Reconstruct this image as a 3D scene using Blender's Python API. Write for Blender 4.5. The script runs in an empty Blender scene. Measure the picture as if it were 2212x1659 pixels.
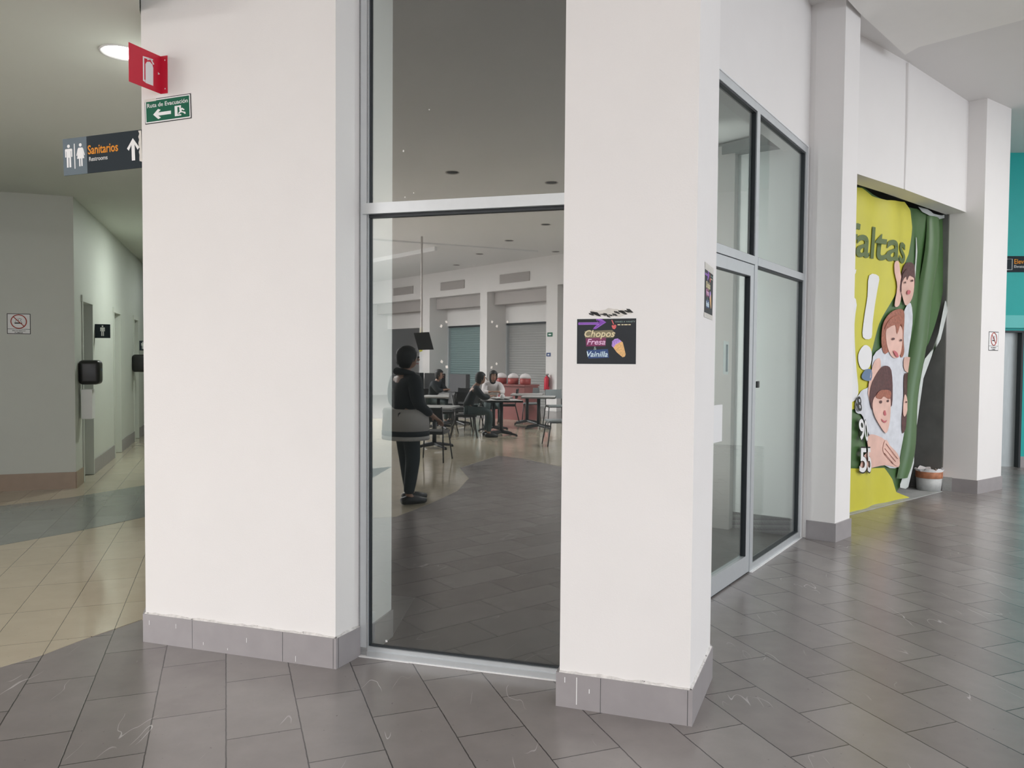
import bpy, bmesh, math, random
from mathutils import Vector, Matrix
random.seed(4)
S = bpy.context.scene
C = S.collection
PI = math.pi

# ------------------------------------------------------------------ camera
F_PX, EYE = 1662.0, 1.6
TH, PH = math.radians(1.9), 0.0077
FW = Vector((0, math.cos(TH), -math.sin(TH)))
U0 = Vector((0, math.sin(TH), math.cos(TH)))
RX = Vector((1, 0, 0))
CR = RX*math.cos(PH) + U0*math.sin(PH)
CU = U0*math.cos(PH) - RX*math.sin(PH)
cd = bpy.data.cameras.new('camera'); cam = bpy.data.objects.new('camera', cd); C.objects.link(cam)
cd.sensor_width = 36; cd.lens = 36*F_PX/2212; cd.clip_start = .05; cd.clip_end = 200
mw = Matrix((CR, CU, -FW)).transposed().to_4x4(); mw.translation = Vector((0, 0, EYE))
cam.matrix_world = mw
S.camera = cam

# ------------------------------------------------------------------ light and exposure
W = bpy.data.worlds.new('world'); S.world = W; W.use_nodes = True
bg = W.node_tree.nodes['Background']; bg.inputs[0].default_value = (.94, .98, 1.05, 1); bg.inputs[1].default_value = 2.75
S.view_settings.view_transform = 'Standard'; S.view_settings.look = 'None'
S.view_settings.gamma = 1; S.view_settings.use_curve_mapping = False
S.view_settings.exposure = 0.0

def area(name, loc, sx, sy, watts, col, rot=(0, 0, 0)):
    l = bpy.data.lights.new(name, 'AREA'); l.shape = 'RECTANGLE'; l.size = sx; l.size_y = sy
    l.energy = watts; l.color = col
    o = bpy.data.objects.new(name, l); C.objects.link(o); o.location = loc; o.rotation_euler = rot
    return o
area('fill_light', (6.0, -4.5, 4.72), 8, 8, 340, (.99, 1, 1.02))  # four added, unseen area lights that brighten the hall and court
area('fill_light', (8.8, 5.2, 4.72), 5, 5.5, 290, (1, .99, .975))
area('fill_light', (-16.5, -5.5, 4.72), 7, 5, 4600, (1, .985, .98))
area('fill_light', (-3.2, -8.6, 4.72), 3, 3, 650, (1, .985, .98))
sl_ = area('shop_fill', (0, 0, 0), .12, 3.1, 11, (1, 1, .98))            # added unseen light inside the shop, brightens its side wall
sz = Vector((-.573, -.819, 0)); sy = Vector((0, 0, 1)); sx = sy.cross(sz)
sm = Matrix((sx, sy, sz)).transposed().to_4x4(); sm.translation = Vector((1.52, 6.74, 1.85)); sl_.matrix_world = sm
wl_ = area('jamb_fill', (0, 0, 0), .10, 3.1, 13, (.94, 1, .99))        # added light hidden behind the right pillar, brightens the inner jamb
wz = Vector((.9624, -.2717, 0)); wy = Vector((0, 0, 1)); wx = wy.cross(wz)
wm = Matrix((wx, wy, wz)).transposed().to_4x4(); wm.translation = Vector((.53, 4.36, 1.75)); wl_.matrix_world = wm

# ------------------------------------------------------------------ helpers
def ray(px, py):
    return FW + CR*((px-1106)/F_PX) + CU*((829.5-py)/F_PX)
def at(px, py, z=0.0):                       # point of the level z that is seen at a photo pixel
    r = ray(px, py); t = (z-EYE)/r.z
    return Vector((r.x*t, r.y*t, z))
def V2(v): return Vector((v[0], v[1], 0))

class Frame:                                  # a local frame on a wall: u along, v up, n out of it
    def __init__(s, o, u, n=None, v=None):
        s.o = Vector(o); s.u = Vector(u).normalized(); s.v = Vector(v) if v else Vector((0, 0, 1))
        s.n = Vector(n).normalized() if n else s.u.cross(s.v)
    def P(s, a, b, c=0): return s.o + s.u*a + s.v*b + s.n*c
    def hit(s, px, py):                       # (a, b) where the sight line of a pixel meets the wall
        r = ray(px, py); e = Vector((0, 0, EYE)); t = (s.o-e).dot(s.n)/r.dot(s.n)
        p = e+r*t-s.o
        return (p.dot(s.u), p.dot(s.v))

def link(name, bm, mat, parent=None, smooth=False, kind=None, label=None, cat=None, group=None, norm=True):
    if norm: bmesh.ops.recalc_face_normals(bm, faces=bm.faces)
    me = bpy.data.meshes.new(name); bm.to_mesh(me); bm.free()
    mats = mat if isinstance(mat, (list, tuple)) else [mat]
    for m in mats: me.materials.append(m)
    if smooth:
        for p in me.polygons: p.use_smooth = True
    o = bpy.data.objects.new(name, me); C.objects.link(o)
    if parent: 
        o.parent = parent
        if not parent.get('_local'): o.matrix_parent_inverse = parent.matrix_world.inverted()
    tag(o, label, cat, group, kind)
    return o
def tag(o, label=None, cat=None, group=None, kind=None):
    if label: o['label'] = label
    if cat: o['category'] = cat
    if group: o['group'] = group
    if kind: o['kind'] = kind
def thing(name, label, cat, loc=(0, 0, 0), rz=0, group=None):
    o = bpy.data.objects.new(name, None); C.objects.link(o); o.location = loc; o.rotation_euler = (0, 0, rz)
    o.empty_display_size = .1
    o.matrix_world = Matrix.Translation(Vector(loc)) @ Matrix.Rotation(rz, 4, 'Z')
    tag(o, label, cat, group); return o
LOCAL = []
def place(root, loc, rz):
    root.location = loc; root.rotation_euler = (0, 0, rz)
def dup(o, parent=None):
    c = o.copy(); C.objects.link(c); c.parent = parent
    for ch in list(o.children): dup(ch, c)
    return c

def bx(bm, x0, x1, y0, y1, z0, z1, fr=None):
    vs = []
    for z in (z0, z1):
        for y in (y0, y1):
            for x in (x0, x1):
                vs.append(bm.verts.new(fr.P(x, z, y) if fr else (x, y, z)))
    for f in ((0, 1, 3, 2), (4, 6, 7, 5), (0, 4, 5, 1), (2, 3, 7, 6), (0, 2, 6, 4), (1, 5, 7, 3)):
        bm.faces.new([vs[i] for i in f])
    return vs
def prism(bm, pts, z0, z1):
    a = [bm.verts.new((p[0], p[1], z0)) for p in pts]; b = [bm.verts.new((p[0], p[1], z1)) for p in pts]
    n = len(pts); bm.faces.new(a); bm.faces.new(b)
    for i in range(n): bm.faces.new((a[i], a[(i+1) % n], b[(i+1) % n], b[i]))
def tube(bm, pts, r, seg=10, caps=True):
    pts = [Vector(p) for p in pts]; rs = r if isinstance(r, (list, tuple)) else [r]*len(pts)
    rings = []; up = None
    for i, p in enumerate(pts):
        d = (pts[min(i+1, len(pts)-1)]-pts[max(i-1, 0)]).normalized()
        if up is None: up = Vector((0, 0, 1)) if abs(d.z) < .9 else Vector((1, 0, 0))
        a = d.cross(up).normalized(); b = a.cross(d).normalized(); up = b
        rings.append([bm.verts.new(p+(a*math.cos(2*PI*k/seg)+b*math.sin(2*PI*k/seg))*rs[i]) for k in range(seg)])
    for i in range(len(rings)-1):
        for k in range(seg):
            bm.faces.new((rings[i][k], rings[i][(k+1) % seg], rings[i+1][(k+1) % seg], rings[i+1][k]))
    if caps: bm.faces.new(rings[0]); bm.faces.new(rings[-1])
def lathe(bm, prof, c=(0, 0, 0), seg=24, axis=None):
    c = Vector(c); rings = []
    for r, z in prof:
        ring = []
        for k in range(seg):
            a = 2*PI*k/seg
            if axis: p = c + axis[0]*(r*math.cos(a)) + axis[1]*(r*math.sin(a)) + axis[2]*z
            else: p = c+Vector((r*math.cos(a), r*math.sin(a), z))
            ring.append(bm.verts.new(p))
        rings.append(ring)
    for i in range(len(rings)-1):
        for k in range(seg):
            bm.faces.new((rings[i][k], rings[i][(k+1) % seg], rings[i+1][(k+1) % seg], rings[i+1][k]))
    if prof[0][0] > 1e-4: bm.faces.new(rings[0])
    if prof[-1][0] > 1e-4: bm.faces.new(rings[-1])
def flat(bm, fr, pts, c0, c1, wob=None, mi=0):   # thin prism of a 2-D outline on a frame
    if wob:
        tmp = bmesh.new(); vs = [tmp.verts.new((p[0], p[1], 0)) for p in pts]; tmp.faces.new(vs)
        bmesh.ops.triangulate(tmp, faces=tmp.faces)
        for _ in range(5):
            es = [e for e in tmp.edges if e.calc_length() > .09]
            if not es: break
            bmesh.ops.subdivide_edges(tmp, edges=es, cuts=1)
            bmesh.ops.triangulate(tmp, faces=tmp.faces)
        mp = {v: bm.verts.new(fr.P(v.co.x, v.co.y, c1+wob(v.co.x, v.co.y))) for v in tmp.verts}
        for f in tmp.faces:
            g = bm.faces.new([mp[v] for v in f.verts]); g.material_index = mi
        tmp.free(); return
    a = [bm.verts.new(fr.P(p[0], p[1], c0)) for p in pts]; b = [bm.verts.new(fr.P(p[0], p[1], c1)) for p in pts]
    n = len(pts); fs = [bm.faces.new(a), bm.faces.new(b)]
    for i in range(n): fs.append(bm.faces.new((a[i], a[(i+1) % n], b[(i+1) % n], b[i])))
    for f in fs: f.material_index = mi
def ell(cx, cy, rx, ry, n=20, rot=0):
    out = []
    for k in range(n):
        a = 2*PI*k/n; x = rx*math.cos(a); y = ry*math.sin(a)
        out.append((cx+x*math.cos(rot)-y*math.sin(rot), cy+x*math.sin(rot)+y*math.cos(rot)))
    return out

def text(body, fr, a, b, h, w, c, mat, name, parent, bold=0.0, shear=0.0, wob=None, thick=.0006):
    """lettering on a frame: lower-left corner (a, b), cap height h, total width w"""
    cu = bpy.data.curves.new('t', 'FONT'); cu.body = body; cu.size = 1; cu.offset = bold*.62; cu.shear = shear
    cu.resolution_u = 3 if h < .1 else 6
    t = bpy.data.objects.new('t', cu); C.objects.link(t)
    bpy.context.view_layer.update()
    me = bpy.data.meshes.new_from_object(t.evaluated_get(bpy.context.evaluated_depsgraph_get()))
    bpy.data.objects.remove(t)
    bm = bmesh.new(); bm.from_mesh(me)
    xs = [v.co.x for v in bm.verts]; ys = [v.co.y for v in bm.verts]
    x0, x1, y0, y1 = min(xs), max(xs), 0.0, 0.70
    if wob:
        for _ in range(4):
            es = [e for e in bm.edges if e.calc_length()*h/.7 > .08]
            if not es: break
            bmesh.ops.subdivide_edges(bm, edges=es, cuts=1); bmesh.ops.triangulate(bm, faces=bm.faces)
    else:
        r = bmesh.ops.extrude_face_region(bm, geom=bm.faces[:])
        for v in r['geom']:
            if isinstance(v, bmesh.types.BMVert): v.co.z -= 1
    for v in bm.verts:
        x = a+(v.co.x-x0)/(x1-x0)*w; y = b+(v.co.y-y0)/(y1-y0)*h
        v.co = fr.P(x, y, c+(wob(x, y) if wob else v.co.z*thick))
    return link(name, bm, mat, parent)

# ------------------------------------------------------------------ materials
def mat(name, col, rough=.6, metal=0, spec=.5, var=0.0, vscale=6, bump=0.0, bscale=60, emit=None, coat=0, dirt=None, nsh=(1, 1, 1)):
    m = bpy.data.materials.new(name); m.use_nodes = True; nt = m.node_tree; N = nt.nodes; L = nt.links
    p = N['Principled BSDF']; p.inputs['Roughness'].default_value = rough; p.inputs['Metallic'].default_value = metal
    p.inputs['Specular IOR Level'].default_value = spec; p.inputs['Coat Weight'].default_value = coat
    p.inputs['Base Color'].default_value = (*col, 1)
    g = N.new('ShaderNodeNewGeometry')
    mp = N.new('ShaderNodeMapping'); mp.inputs['Scale'].default_value = nsh; L.new(g.outputs['Position'], mp.inputs[0])
    out = None
    n = N.new('ShaderNodeTexNoise'); n.inputs['Scale'].default_value = vscale; n.inputs['Detail'].default_value = 4
    L.new(mp.outputs[0], n.inputs[0])
    r = N.new('ShaderNodeMapRange'); r.inputs[1].default_value = .3; r.inputs[2].default_value = .7
    v = max(var, .01)
    r.inputs[3].default_value = 1-v; r.inputs[4].default_value = 1+v*.6
    L.new(n.outputs[0], r.inputs[0])
    mx = N.new('ShaderNodeVectorMath'); mx.operation = 'SCALE'; mx.inputs[0].default_value = col
    L.new(r.outputs[0], mx.inputs['Scale']); out = mx.outputs[0]
    if dirt:                                    # sparse scuffs with their own shape
        dc, ds, thr, shp = dirt
        mp2 = N.new('ShaderNodeMapping'); mp2.inputs['Scale'].default_value = shp; L.new(g.outputs['Position'], mp2.inputs[0])
        n2 = N.new('ShaderNodeTexNoise'); n2.inputs['Scale'].default_value = ds; n2.inputs['Detail'].default_value = 6
        n2.inputs['Roughness'].default_value = .7
        L.new(mp2.outputs[0], n2.inputs[0])
        r2 = N.new('ShaderNodeMapRange'); r2.inputs[1].default_value = thr; r2.inputs[2].default_value = thr+.04; L.new(n2.outputs[0], r2.inputs[0])
        mm = N.new('ShaderNodeMix'); mm.data_type = 'RGBA'; L.new(r2.outputs[0], mm.inputs[0]); L.new(out, mm.inputs[6])
        mm.inputs[7].default_value = (*dc, 1); out = mm.outputs[2]
    L.new(out, p.inputs['Base Color'])
    if bump:
        n3 = N.new('ShaderNodeTexNoise'); n3.inputs['Scale'].default_value = bscale; n3.inputs['Detail'].default_value = 3
        L.new(mp.outputs[0], n3.inputs[0])
        b = N.new('ShaderNodeBump'); b.inputs['Strength'].default_value = bump; b.inputs['Distance'].default_value = .01
        L.new(n3.outputs[0], b.inputs['Height']); L.new(b.outputs[0], p.inputs['Normal'])
    if emit:
        p.inputs['Emission Color'].default_value = (*emit[0], 1); p.inputs['Emission Strength'].default_value = emit[1]
    return m

def tile_mat(name, c1, c2, joint, offset, rough, mortar=.004, rvar=.08, tint=0.0, stain=None, bump=.25):
    m = bpy.data.materials.new(name); m.use_nodes = True; nt = m.node_tree; N = nt.nodes; L = nt.links
    p = N['Principled BSDF']
    p.inputs['Specular IOR Level'].default_value = .85
    g = N.new('ShaderNodeNewGeometry')
    du = N.new('ShaderNodeVectorMath'); du.operation = 'DOT_PRODUCT'; du.inputs[1].default_value = (-.3485, .9373, 0)
    dv = N.new('ShaderNodeVectorMath'); dv.operation = 'DOT_PRODUCT'; dv.inputs[1].default_value = (.9373, .3485, 0)
    L.new(g.outputs['Position'], du.inputs[0]); L.new(g.outputs['Position'], dv.inputs[0])
    su = N.new('ShaderNodeMath'); su.operation = 'SUBTRACT'; su.inputs[1].default_value = 2.47-.603*60
    sv = N.new('ShaderNodeMath'); sv.operation = 'ADD'; sv.inputs[1].default_value = .005+.305*100
    L.new(du.outputs['Value'], su.inputs[0]); L.new(dv.outputs['Value'], sv.inputs[0])
    cx = N.new('ShaderNodeCombineXYZ'); L.new(su.outputs[0], cx.inputs[0]); L.new(sv.outputs[0], cx.inputs[1])
    # a little waviness in the joints
    b = N.new('ShaderNodeTexBrick'); b.offset = offset; b.offset_frequency = 2
    b.inputs['Scale'].default_value = 1; b.inputs['Brick Width'].default_value = .603; b.inputs['Row Height'].default_value = .305
    b.inputs['Mortar Size'].default_value = mortar*.5; b.inputs['Mortar Smooth'].default_value = .2; b.inputs['Bias'].default_value = 0
    b.inputs['Color1'].default_value = (*c1, 1); b.inputs['Color2'].default_value = (*c2, 1); b.inputs['Mortar'].default_value = (*joint, 1)
    wn = N.new('ShaderNodeTexNoise'); wn.inputs['Scale'].default_value = 25; L.new(g.outputs['Position'], wn.inputs[0])
    ws = N.new('ShaderNodeVectorMath'); ws.operation = 'SCALE'; ws.inputs['Scale'].default_value = .004; L.new(wn.outputs['Color'], ws.inputs[0])
    wa = N.new('ShaderNodeVectorMath'); wa.operation = 'ADD'; L.new(cx.outputs[0], wa.inputs[0]); L.new(ws.outputs[0], wa.inputs[1])
    L.new(wa.outputs[0], b.inputs[0])
    n = N.new('ShaderNodeTexNoise'); n.inputs['Scale'].default_value = 5; n.inputs['Detail'].default_value = 6; n.inputs['Roughness'].default_value = .6
    L.new(g.outputs['Position'], n.inputs[0])
    r = N.new('ShaderNodeMapRange'); r.inputs[1].default_value = .3; r.inputs[2].default_value = .7
    r.inputs[3].default_value = 1-rvar; r.inputs[4].default_value = 1+rvar; L.new(n.outputs[0], r.inputs[0])
    sc = N.new('ShaderNodeVectorMath'); sc.operation = 'SCALE'; L.new(b.outputs['Color'], sc.inputs[0]); L.new(r.outputs[0], sc.inputs['Scale'])
    out = sc.outputs[0]
    # dark pores
    n4 = N.new('ShaderNodeTexNoise'); n4.inputs['Scale'].default_value = 38; n4.inputs['Detail'].default_value = 5; L.new(g.outputs['Position'], n4.inputs[0])
    r4 = N.new('ShaderNodeMapRange'); r4.inputs[1].default_value = .70; r4.inputs[2].default_value = .76; L.new(n4.outputs[0], r4.inputs[0])
    m4 = N.new('ShaderNodeMix'); m4.data_type = 'RGBA'; L.new(r4.outputs[0], m4.inputs[0]); L.new(out, m4.inputs[6])
    m4.inputs[7].default_value = (*[c*.5 for c in c1], 1); out = m4.outputs[2]
    if stain:                                   # pale scratches: thin iso-lines of a stretched noise
        mp = N.new('ShaderNodeMapping'); mp.inputs['Scale'].default_value = (3.2, .8, 1); mp.inputs['Rotation'].default_value = (0, 0, -.5)
        L.new(g.outputs['Position'], mp.inputs[0])
        n5 = N.new('ShaderNodeTexNoise'); n5.inputs['Scale'].default_value = 1.3; n5.inputs['Detail'].default_value = 2.5; L.new(mp.outputs[0], n5.inputs[0])
        s1 = N.new('ShaderNodeMath'); s1.operation = 'SUBTRACT'; s1.inputs[1].default_value = .5; L.new(n5.outputs[0], s1.inputs[0])
        s2 = N.new('ShaderNodeMath'); s2.operation = 'ABSOLUTE'; L.new(s1.outputs[0], s2.inputs[0])
        s3 = N.new('ShaderNodeMapRange'); s3.inputs[1].default_value = .0010; s3.inputs[2].default_value = .0028; s3.inputs[3].default_value = 1; s3.inputs[4].default_value = 0
        L.new(s2.outputs[0], s3.inputs[0])
        n6 = N.new('ShaderNodeTexNoise'); n6.inputs['Scale'].default_value = 2.6; L.new(g.outputs['Position'], n6.inputs[0])
        s4 = N.new('ShaderNodeMapRange'); s4.inputs[1].default_value = .56; s4.inputs[2].default_value = .64; L.new(n6.outputs[0], s4.inputs[0])
        s5 = N.new('ShaderNodeMath'); s5.operation = 'MULTIPLY'; L.new(s3.outputs[0], s5.inputs[0]); L.new(s4.outputs[0], s5.inputs[1])
        s6 = N.new('ShaderNodeMath'); s6.operation = 'MULTIPLY'; s6.inputs[1].default_value = .55; L.new(s5.outputs[0], s6.inputs[0])
        m5 = N.new('ShaderNodeMix'); m5.data_type = 'RGBA'; L.new(s6.outputs[0], m5.inputs[0]); L.new(out, m5.inputs[6]); m5.inputs[7].default_value = (*stain, 1)
        out = m5.outputs[2]
    L.new(out, p.inputs['Base Color'])
    rr = N.new('ShaderNodeMapRange'); rr.inputs[1].default_value = .3; rr.inputs[2].default_value = .7
    rr.inputs[3].default_value = rough*.97; rr.inputs[4].default_value = rough*1.04; L.new(n.outputs[0], rr.inputs[0]); L.new(rr.outputs[0], p.inputs['Roughness'])
    bp = N.new('ShaderNodeBump'); bp.inputs['Strength'].default_value = bump; bp.inputs['Distance'].default_value = .004; bp.invert = True
    L.new(b.outputs['Fac'], bp.inputs['Height']); L.new(bp.outputs[0], p.inputs['Normal'])
    return m

def glass_mat(name, tint, refl):
    m = bpy.data.materials.new(name); m.use_nodes = True; nt = m.node_tree; N = nt.nodes; L = nt.links
    N.remove(N['Principled BSDF'])
    t = N.new('ShaderNodeBsdfTransparent'); t.inputs[0].default_value = (*tint, 1)
    g = N.new('ShaderNodeBsdfGlossy'); g.inputs['Roughness'].default_value = 0.0; g.inputs[0].default_value = (.97, .98, .98, 1)
    mx = N.new('ShaderNodeMixShader')
    ge = N.new('ShaderNodeNewGeometry'); dt = N.new('ShaderNodeVectorMath'); dt.operation = 'DOT_PRODUCT'
    L.new(ge.outputs['Normal'], dt.inputs[0]); L.new(ge.outputs['Incoming'], dt.inputs[1])
    ab = N.new('ShaderNodeMath'); ab.operation = 'ABSOLUTE'; L.new(dt.outputs['Value'], ab.inputs[0])
    om = N.new('ShaderNodeMath'); om.operation = 'SUBTRACT'; om.inputs[0].default_value = 1; L.new(ab.outputs[0], om.inputs[1])
    pw = N.new('ShaderNodeMath'); pw.operation = 'POWER'; pw.inputs[1].default_value = 5; L.new(om.outputs[0], pw.inputs[0])
    f = N.new('ShaderNodeMath'); f.operation = 'MULTIPLY'; f.inputs[1].default_value = .7; L.new(pw.outputs[0], f.inputs[0])
    a = N.new('ShaderNodeMath'); a.operation = 'ADD'; a.use_clamp = True; a.inputs[1].default_value = refl; L.new(f.outputs[0], a.inputs[0])
    L.new(a.outputs[0], mx.inputs[0]); L.new(t.outputs[0], mx.inputs[1]); L.new(g.outputs[0], mx.inputs[2])
    L.new(mx.outputs[0], N['Material Output'].inputs[0]); return m

M = {}
M['wall'] = mat('white_paint', (.82, .80, .785), .75, var=.012, vscale=3, bump=.06, bscale=140, dirt=((.55, .53, .50), 1.6, .775, (1, 1, 2.5)))
M['wall_in'] = mat('interior_paint', (.87, .87, .85), .8, var=.015, vscale=2)
M['court_wall'] = mat('court_paint', (.78, .755, .74), .8, var=.015, vscale=2)
M['corr'] = mat('corridor_paint', (.60, .62, .57), .55, var=.02, vscale=2)
M['corr_ceil'] = mat('corridor_ceiling', (.70, .73, .67), .8, var=.02, vscale=1)
M['ceil'] = mat('ceiling_paint', (.78, .77, .755), .8, var=.02, vscale=.8)
M['slab'] = mat('ceiling_paint_lit', (.90, .89, .86), .8, var=.01)  # ceiling paint whitened to carry the slab's brighter light
M['tile'] = tile_mat('stone_tile', (.215, .194, .186), (.268, .247, .238), (.035, .032, .03), .5, .25, .006, .07, stain=(.62, .6, .58))
M['beige'] = tile_mat('beige_tile', (.50, .44, .33), (.53, .47, .36), (.10, .085, .06), 0.0, .10, .004, .04, bump=.1)
M['greyband'] = tile_mat('grey_polished_tile', (.23, .25, .23), (.26, .28, .26), (.07, .07, .06), 0.0, .12, .003, .05, bump=.1)
M['shopfloor'] = tile_mat('shop_tile', (.11, .105, .10), (.13, .125, .12), (.04, .04, .04), .5, .35, .004, .08)
M['skirt'] = mat('skirting_tile', (.33, .31, .315), .35, var=.06, vscale=9, dirt=((.72, .70, .69), 22, .70, (1, 1, .25)))
M['skirt_brown'] = mat('brown_skirting', (.34, .25, .18), .3, var=.06, vscale=9)
M['grout'] = mat('plaster_bead', (.70, .68, .66), .8, var=.2, vscale=40, dirt=((.12, .11, .11), 18, .60, (1, 1, 1)))
M['alu'] = mat('anodised_aluminium', (.60, .63, .65), .38, metal=.55, var=.02, vscale=20)
M['gasket'] = mat('black_gasket', (.02, .025, .03), .5)
M['glass'] = glass_mat('window_glass', (.87, .90, .895), .215)
M['glass2'] = glass_mat('door_glass', (.89, .93, .92), .07)
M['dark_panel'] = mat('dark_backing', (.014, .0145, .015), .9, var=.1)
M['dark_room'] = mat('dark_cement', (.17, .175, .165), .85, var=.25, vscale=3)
M['concrete'] = mat('raw_concrete', (.42, .43, .42), .85, var=.15, vscale=7, bump=.3)
M['teal'] = mat('teal_paint', (.005, .42, .40), .5, var=.03)
M['teal_light'] = mat('light_teal_ledge', (.13, .58, .56), .5)
M['steel'] = mat('brushed_steel', (.42, .45, .45), .4, metal=.5, var=.06, vscale=8, nsh=(8, 8, 1))
M['red'] = mat('red_enamel', (.62, .015, .045), .35, var=.02)
M['signwhite'] = mat('sign_white', (.85, .85, .85), .4)
M['green_sign'] = mat('green_sign', (.010, .125, .07), .6, spec=.2, var=.02)
M['dk_sign'] = mat('charcoal_sign', (.030, .040, .048), .7, spec=.15, var=.02)
M['gr_sign'] = mat('slate_sign', (.15, .19, .22), .7, spec=.2, var=.02)
M['orange'] = mat('orange_letters', (.90, .33, .02), .4)
M['black'] = mat('black_plastic', (.012, .012, .012), .35)
M['bk'] = mat('near_black', (.02, .02, .02), .5)
M['paper'] = mat('white_paper', (.80, .80, .78), .8, var=.02)
M['tape'] = mat('yellowed_tape', (.68, .65, .60), .4, var=.1, vscale=30)
M['purple'] = mat('purple_ink', (.22, .05, .42), .4)
M['lilac'] = mat('lilac_ink', (.52, .30, .78), .4)
M['cream'] = mat('cream_ink', (.80, .70, .45), .4)
M['khaki'] = mat('khaki_glow_ink', (.22, .19, .11), .4)
M['pink'] = mat('pink_ink', (.85, .55, .78), .4)
M['wine'] = mat('magenta_glow_ink', (.20, .02, .10), .4)
M['iceblue'] = mat('ice_blue_ink', (.70, .86, .95), .4)
M['navy'] = mat('navy_glow_ink', (.02, .06, .20), .4)
M['poster'] = mat('poster_black', (.022, .026, .032), .5, spec=.3, var=.1, vscale=14)
M['redink'] = mat('red_ink', (.70, .12, .12), .4)
M['waffle'] = mat('waffle_ink', (.80, .48, .20), .4, var=.25, vscale=160)
M['greenglow'] = mat('grey_green_ink', (.28, .40, .36), .4)
M['signred'] = mat('prohibition_red', (.45, .05, .03), .4)
M['yellow'] = mat('banner_yellow', (.62, .58, .06), .38, var=.05, vscale=3)
M['bgreen'] = mat('banner_green', (.075, .155, .055), .30, var=.08, vscale=3)
M['bgreen_dk'] = mat('letter_green', (.10, .15, .04), .4)
M['bback'] = mat('banner_edge_white', (.62, .66, .64), .4, var=.1)
M['bwhite'] = mat('banner_white', (.80, .80, .80), .4)
M['skin'] = mat('printed_skin', (.78, .50, .42), .4, var=.12, vscale=6)
M['skin_dk'] = mat('printed_shadow_skin', (.55, .26, .22), .4)
M['phair'] = mat('printed_dark_hair', (.10, .035, .035), .4, var=.4, vscale=40)
M['phair2'] = mat('printed_auburn_hair', (.38, .13, .08), .4, var=.3, vscale=40)
M['pshirt'] = mat('printed_white_shirt', (.68, .70, .75), .4, var=.1, vscale=12)
M['denim'] = mat('printed_denim', (.12, .2, .32), .4)
M['plip'] = mat('printed_lip', (.55, .13, .15), .4)
M['flesh'] = mat('human_skin', (.34, .19, .13), .5, var=.05)
M['jacket'] = mat('black_jacket', (.010, .014, .018), .8, var=.2)
M['dullred'] = mat('dull_red_plastic', (.34, .05, .045), .5)
M['trouser'] = mat('dark_trousers', (.016, .024, .028), .8, var=.2)
M['tunic'] = mat('grey_beige_cloth', (.42, .40, .37), .85, var=.06)
M['hair'] = mat('black_hair', (.008, .008, .009), .6)
M['whitecloth'] = mat('white_cloth', (.70, .66, .66), .85, var=.05)
M['shoe'] = mat('dark_shoe', (.02, .02, .022), .5)
M['jeans'] = mat('grey_green_jeans', (.045, .065, .065), .8, var=.2)
M['tabletop'] = mat('pale_laminate', (.50, .50, .49), .3)
M['chair'] = mat('black_seat', (.015, .016, .018), .5)
M['sofa_grey'] = mat('grey_upholstery', (.10, .10, .105), .7)
M['chair_lt'] = mat('grey_seat', (.28, .31, .32), .5)
M['metal'] = mat('dark_steel_tube', (.03, .03, .032), .35, metal=.4)
M['chrome'] = mat('chrome', (.6, .6, .6), .2, metal=1)
M['shutter'] = mat('roller_shutter', (.36, .36, .35), .45, var=.03)
M['shutter_blue'] = mat('blue_grey_shutter', (.22, .30, .30), .45, var=.03)
M['fascia'] = mat('grey_fascia', (.46, .43, .41), .7, var=.02)
M['redcounter'] = mat('red_counter', (.26, .085, .08), .5)
M['lamp_glow'] = mat('lamp_diffuser', (1, 1, 1), .5, emit=((.97, 1.0, .98), 14))
M['bucket'] = mat('bucket_white', (.55, .56, .55), .5, var=.1, vscale=20)
M['bucket_in'] = mat('bucket_orange', (.50, .20, .10), .6, var=.3, vscale=20)
M['cloth_y'] = M['yellow']

# ------------------------------------------------------------------ plan of the place
A0, A1, G0, G1 = at(309, 1386), at(726.5, 1446), at(774.6, 1416), at(1200, 1469)
B0, B1, B2 = at(1200.4, 1524.6), at(1495, 1570), at(1539, 1464.4)
J1, J2 = at(1543.6, 1289), at(1728.7, 1161)
P2a, P2b, P2c = at(1740, 1162.6), at(1804.7, 1172), at(1838.7, 1158)
P3a, P3b, P3c = at(2035, 1059), at(2111, 1067.6), at(2165, 1056.3)
C0, C1, W0 = at(164.6, 1055), at(293, 952), at(0, 1062)
HC, LC = 4.75, 3.48                             # hall and corridor ceiling heights
D = (G1-G0).normalized(); MI = Vector((-D.y, D.x, 0))        # along the shop window, and inwards
SF = (J2-J1).normalized(); SI = Vector((-SF.y, SF.x, 0))      # along the door front, and inwards
def mir(v):                                     # real place of what the shop window shows at v
    v = Vector(v); k = (v-G0).dot(MI); return v-MI*(2*k)
def mird(v): v = Vector(v); return v-MI*(2*v.dot(MI))

def quad_floor(name, pts, z, m):
    bm = bmesh.new(); prism(bm, pts, z-.02, z); return link(name, bm, m, kind='structure')
quad_floor('floor', [(-34, -34), (16, -34), (16, 28), (-34, 28)], 0, M['tile'])
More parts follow.
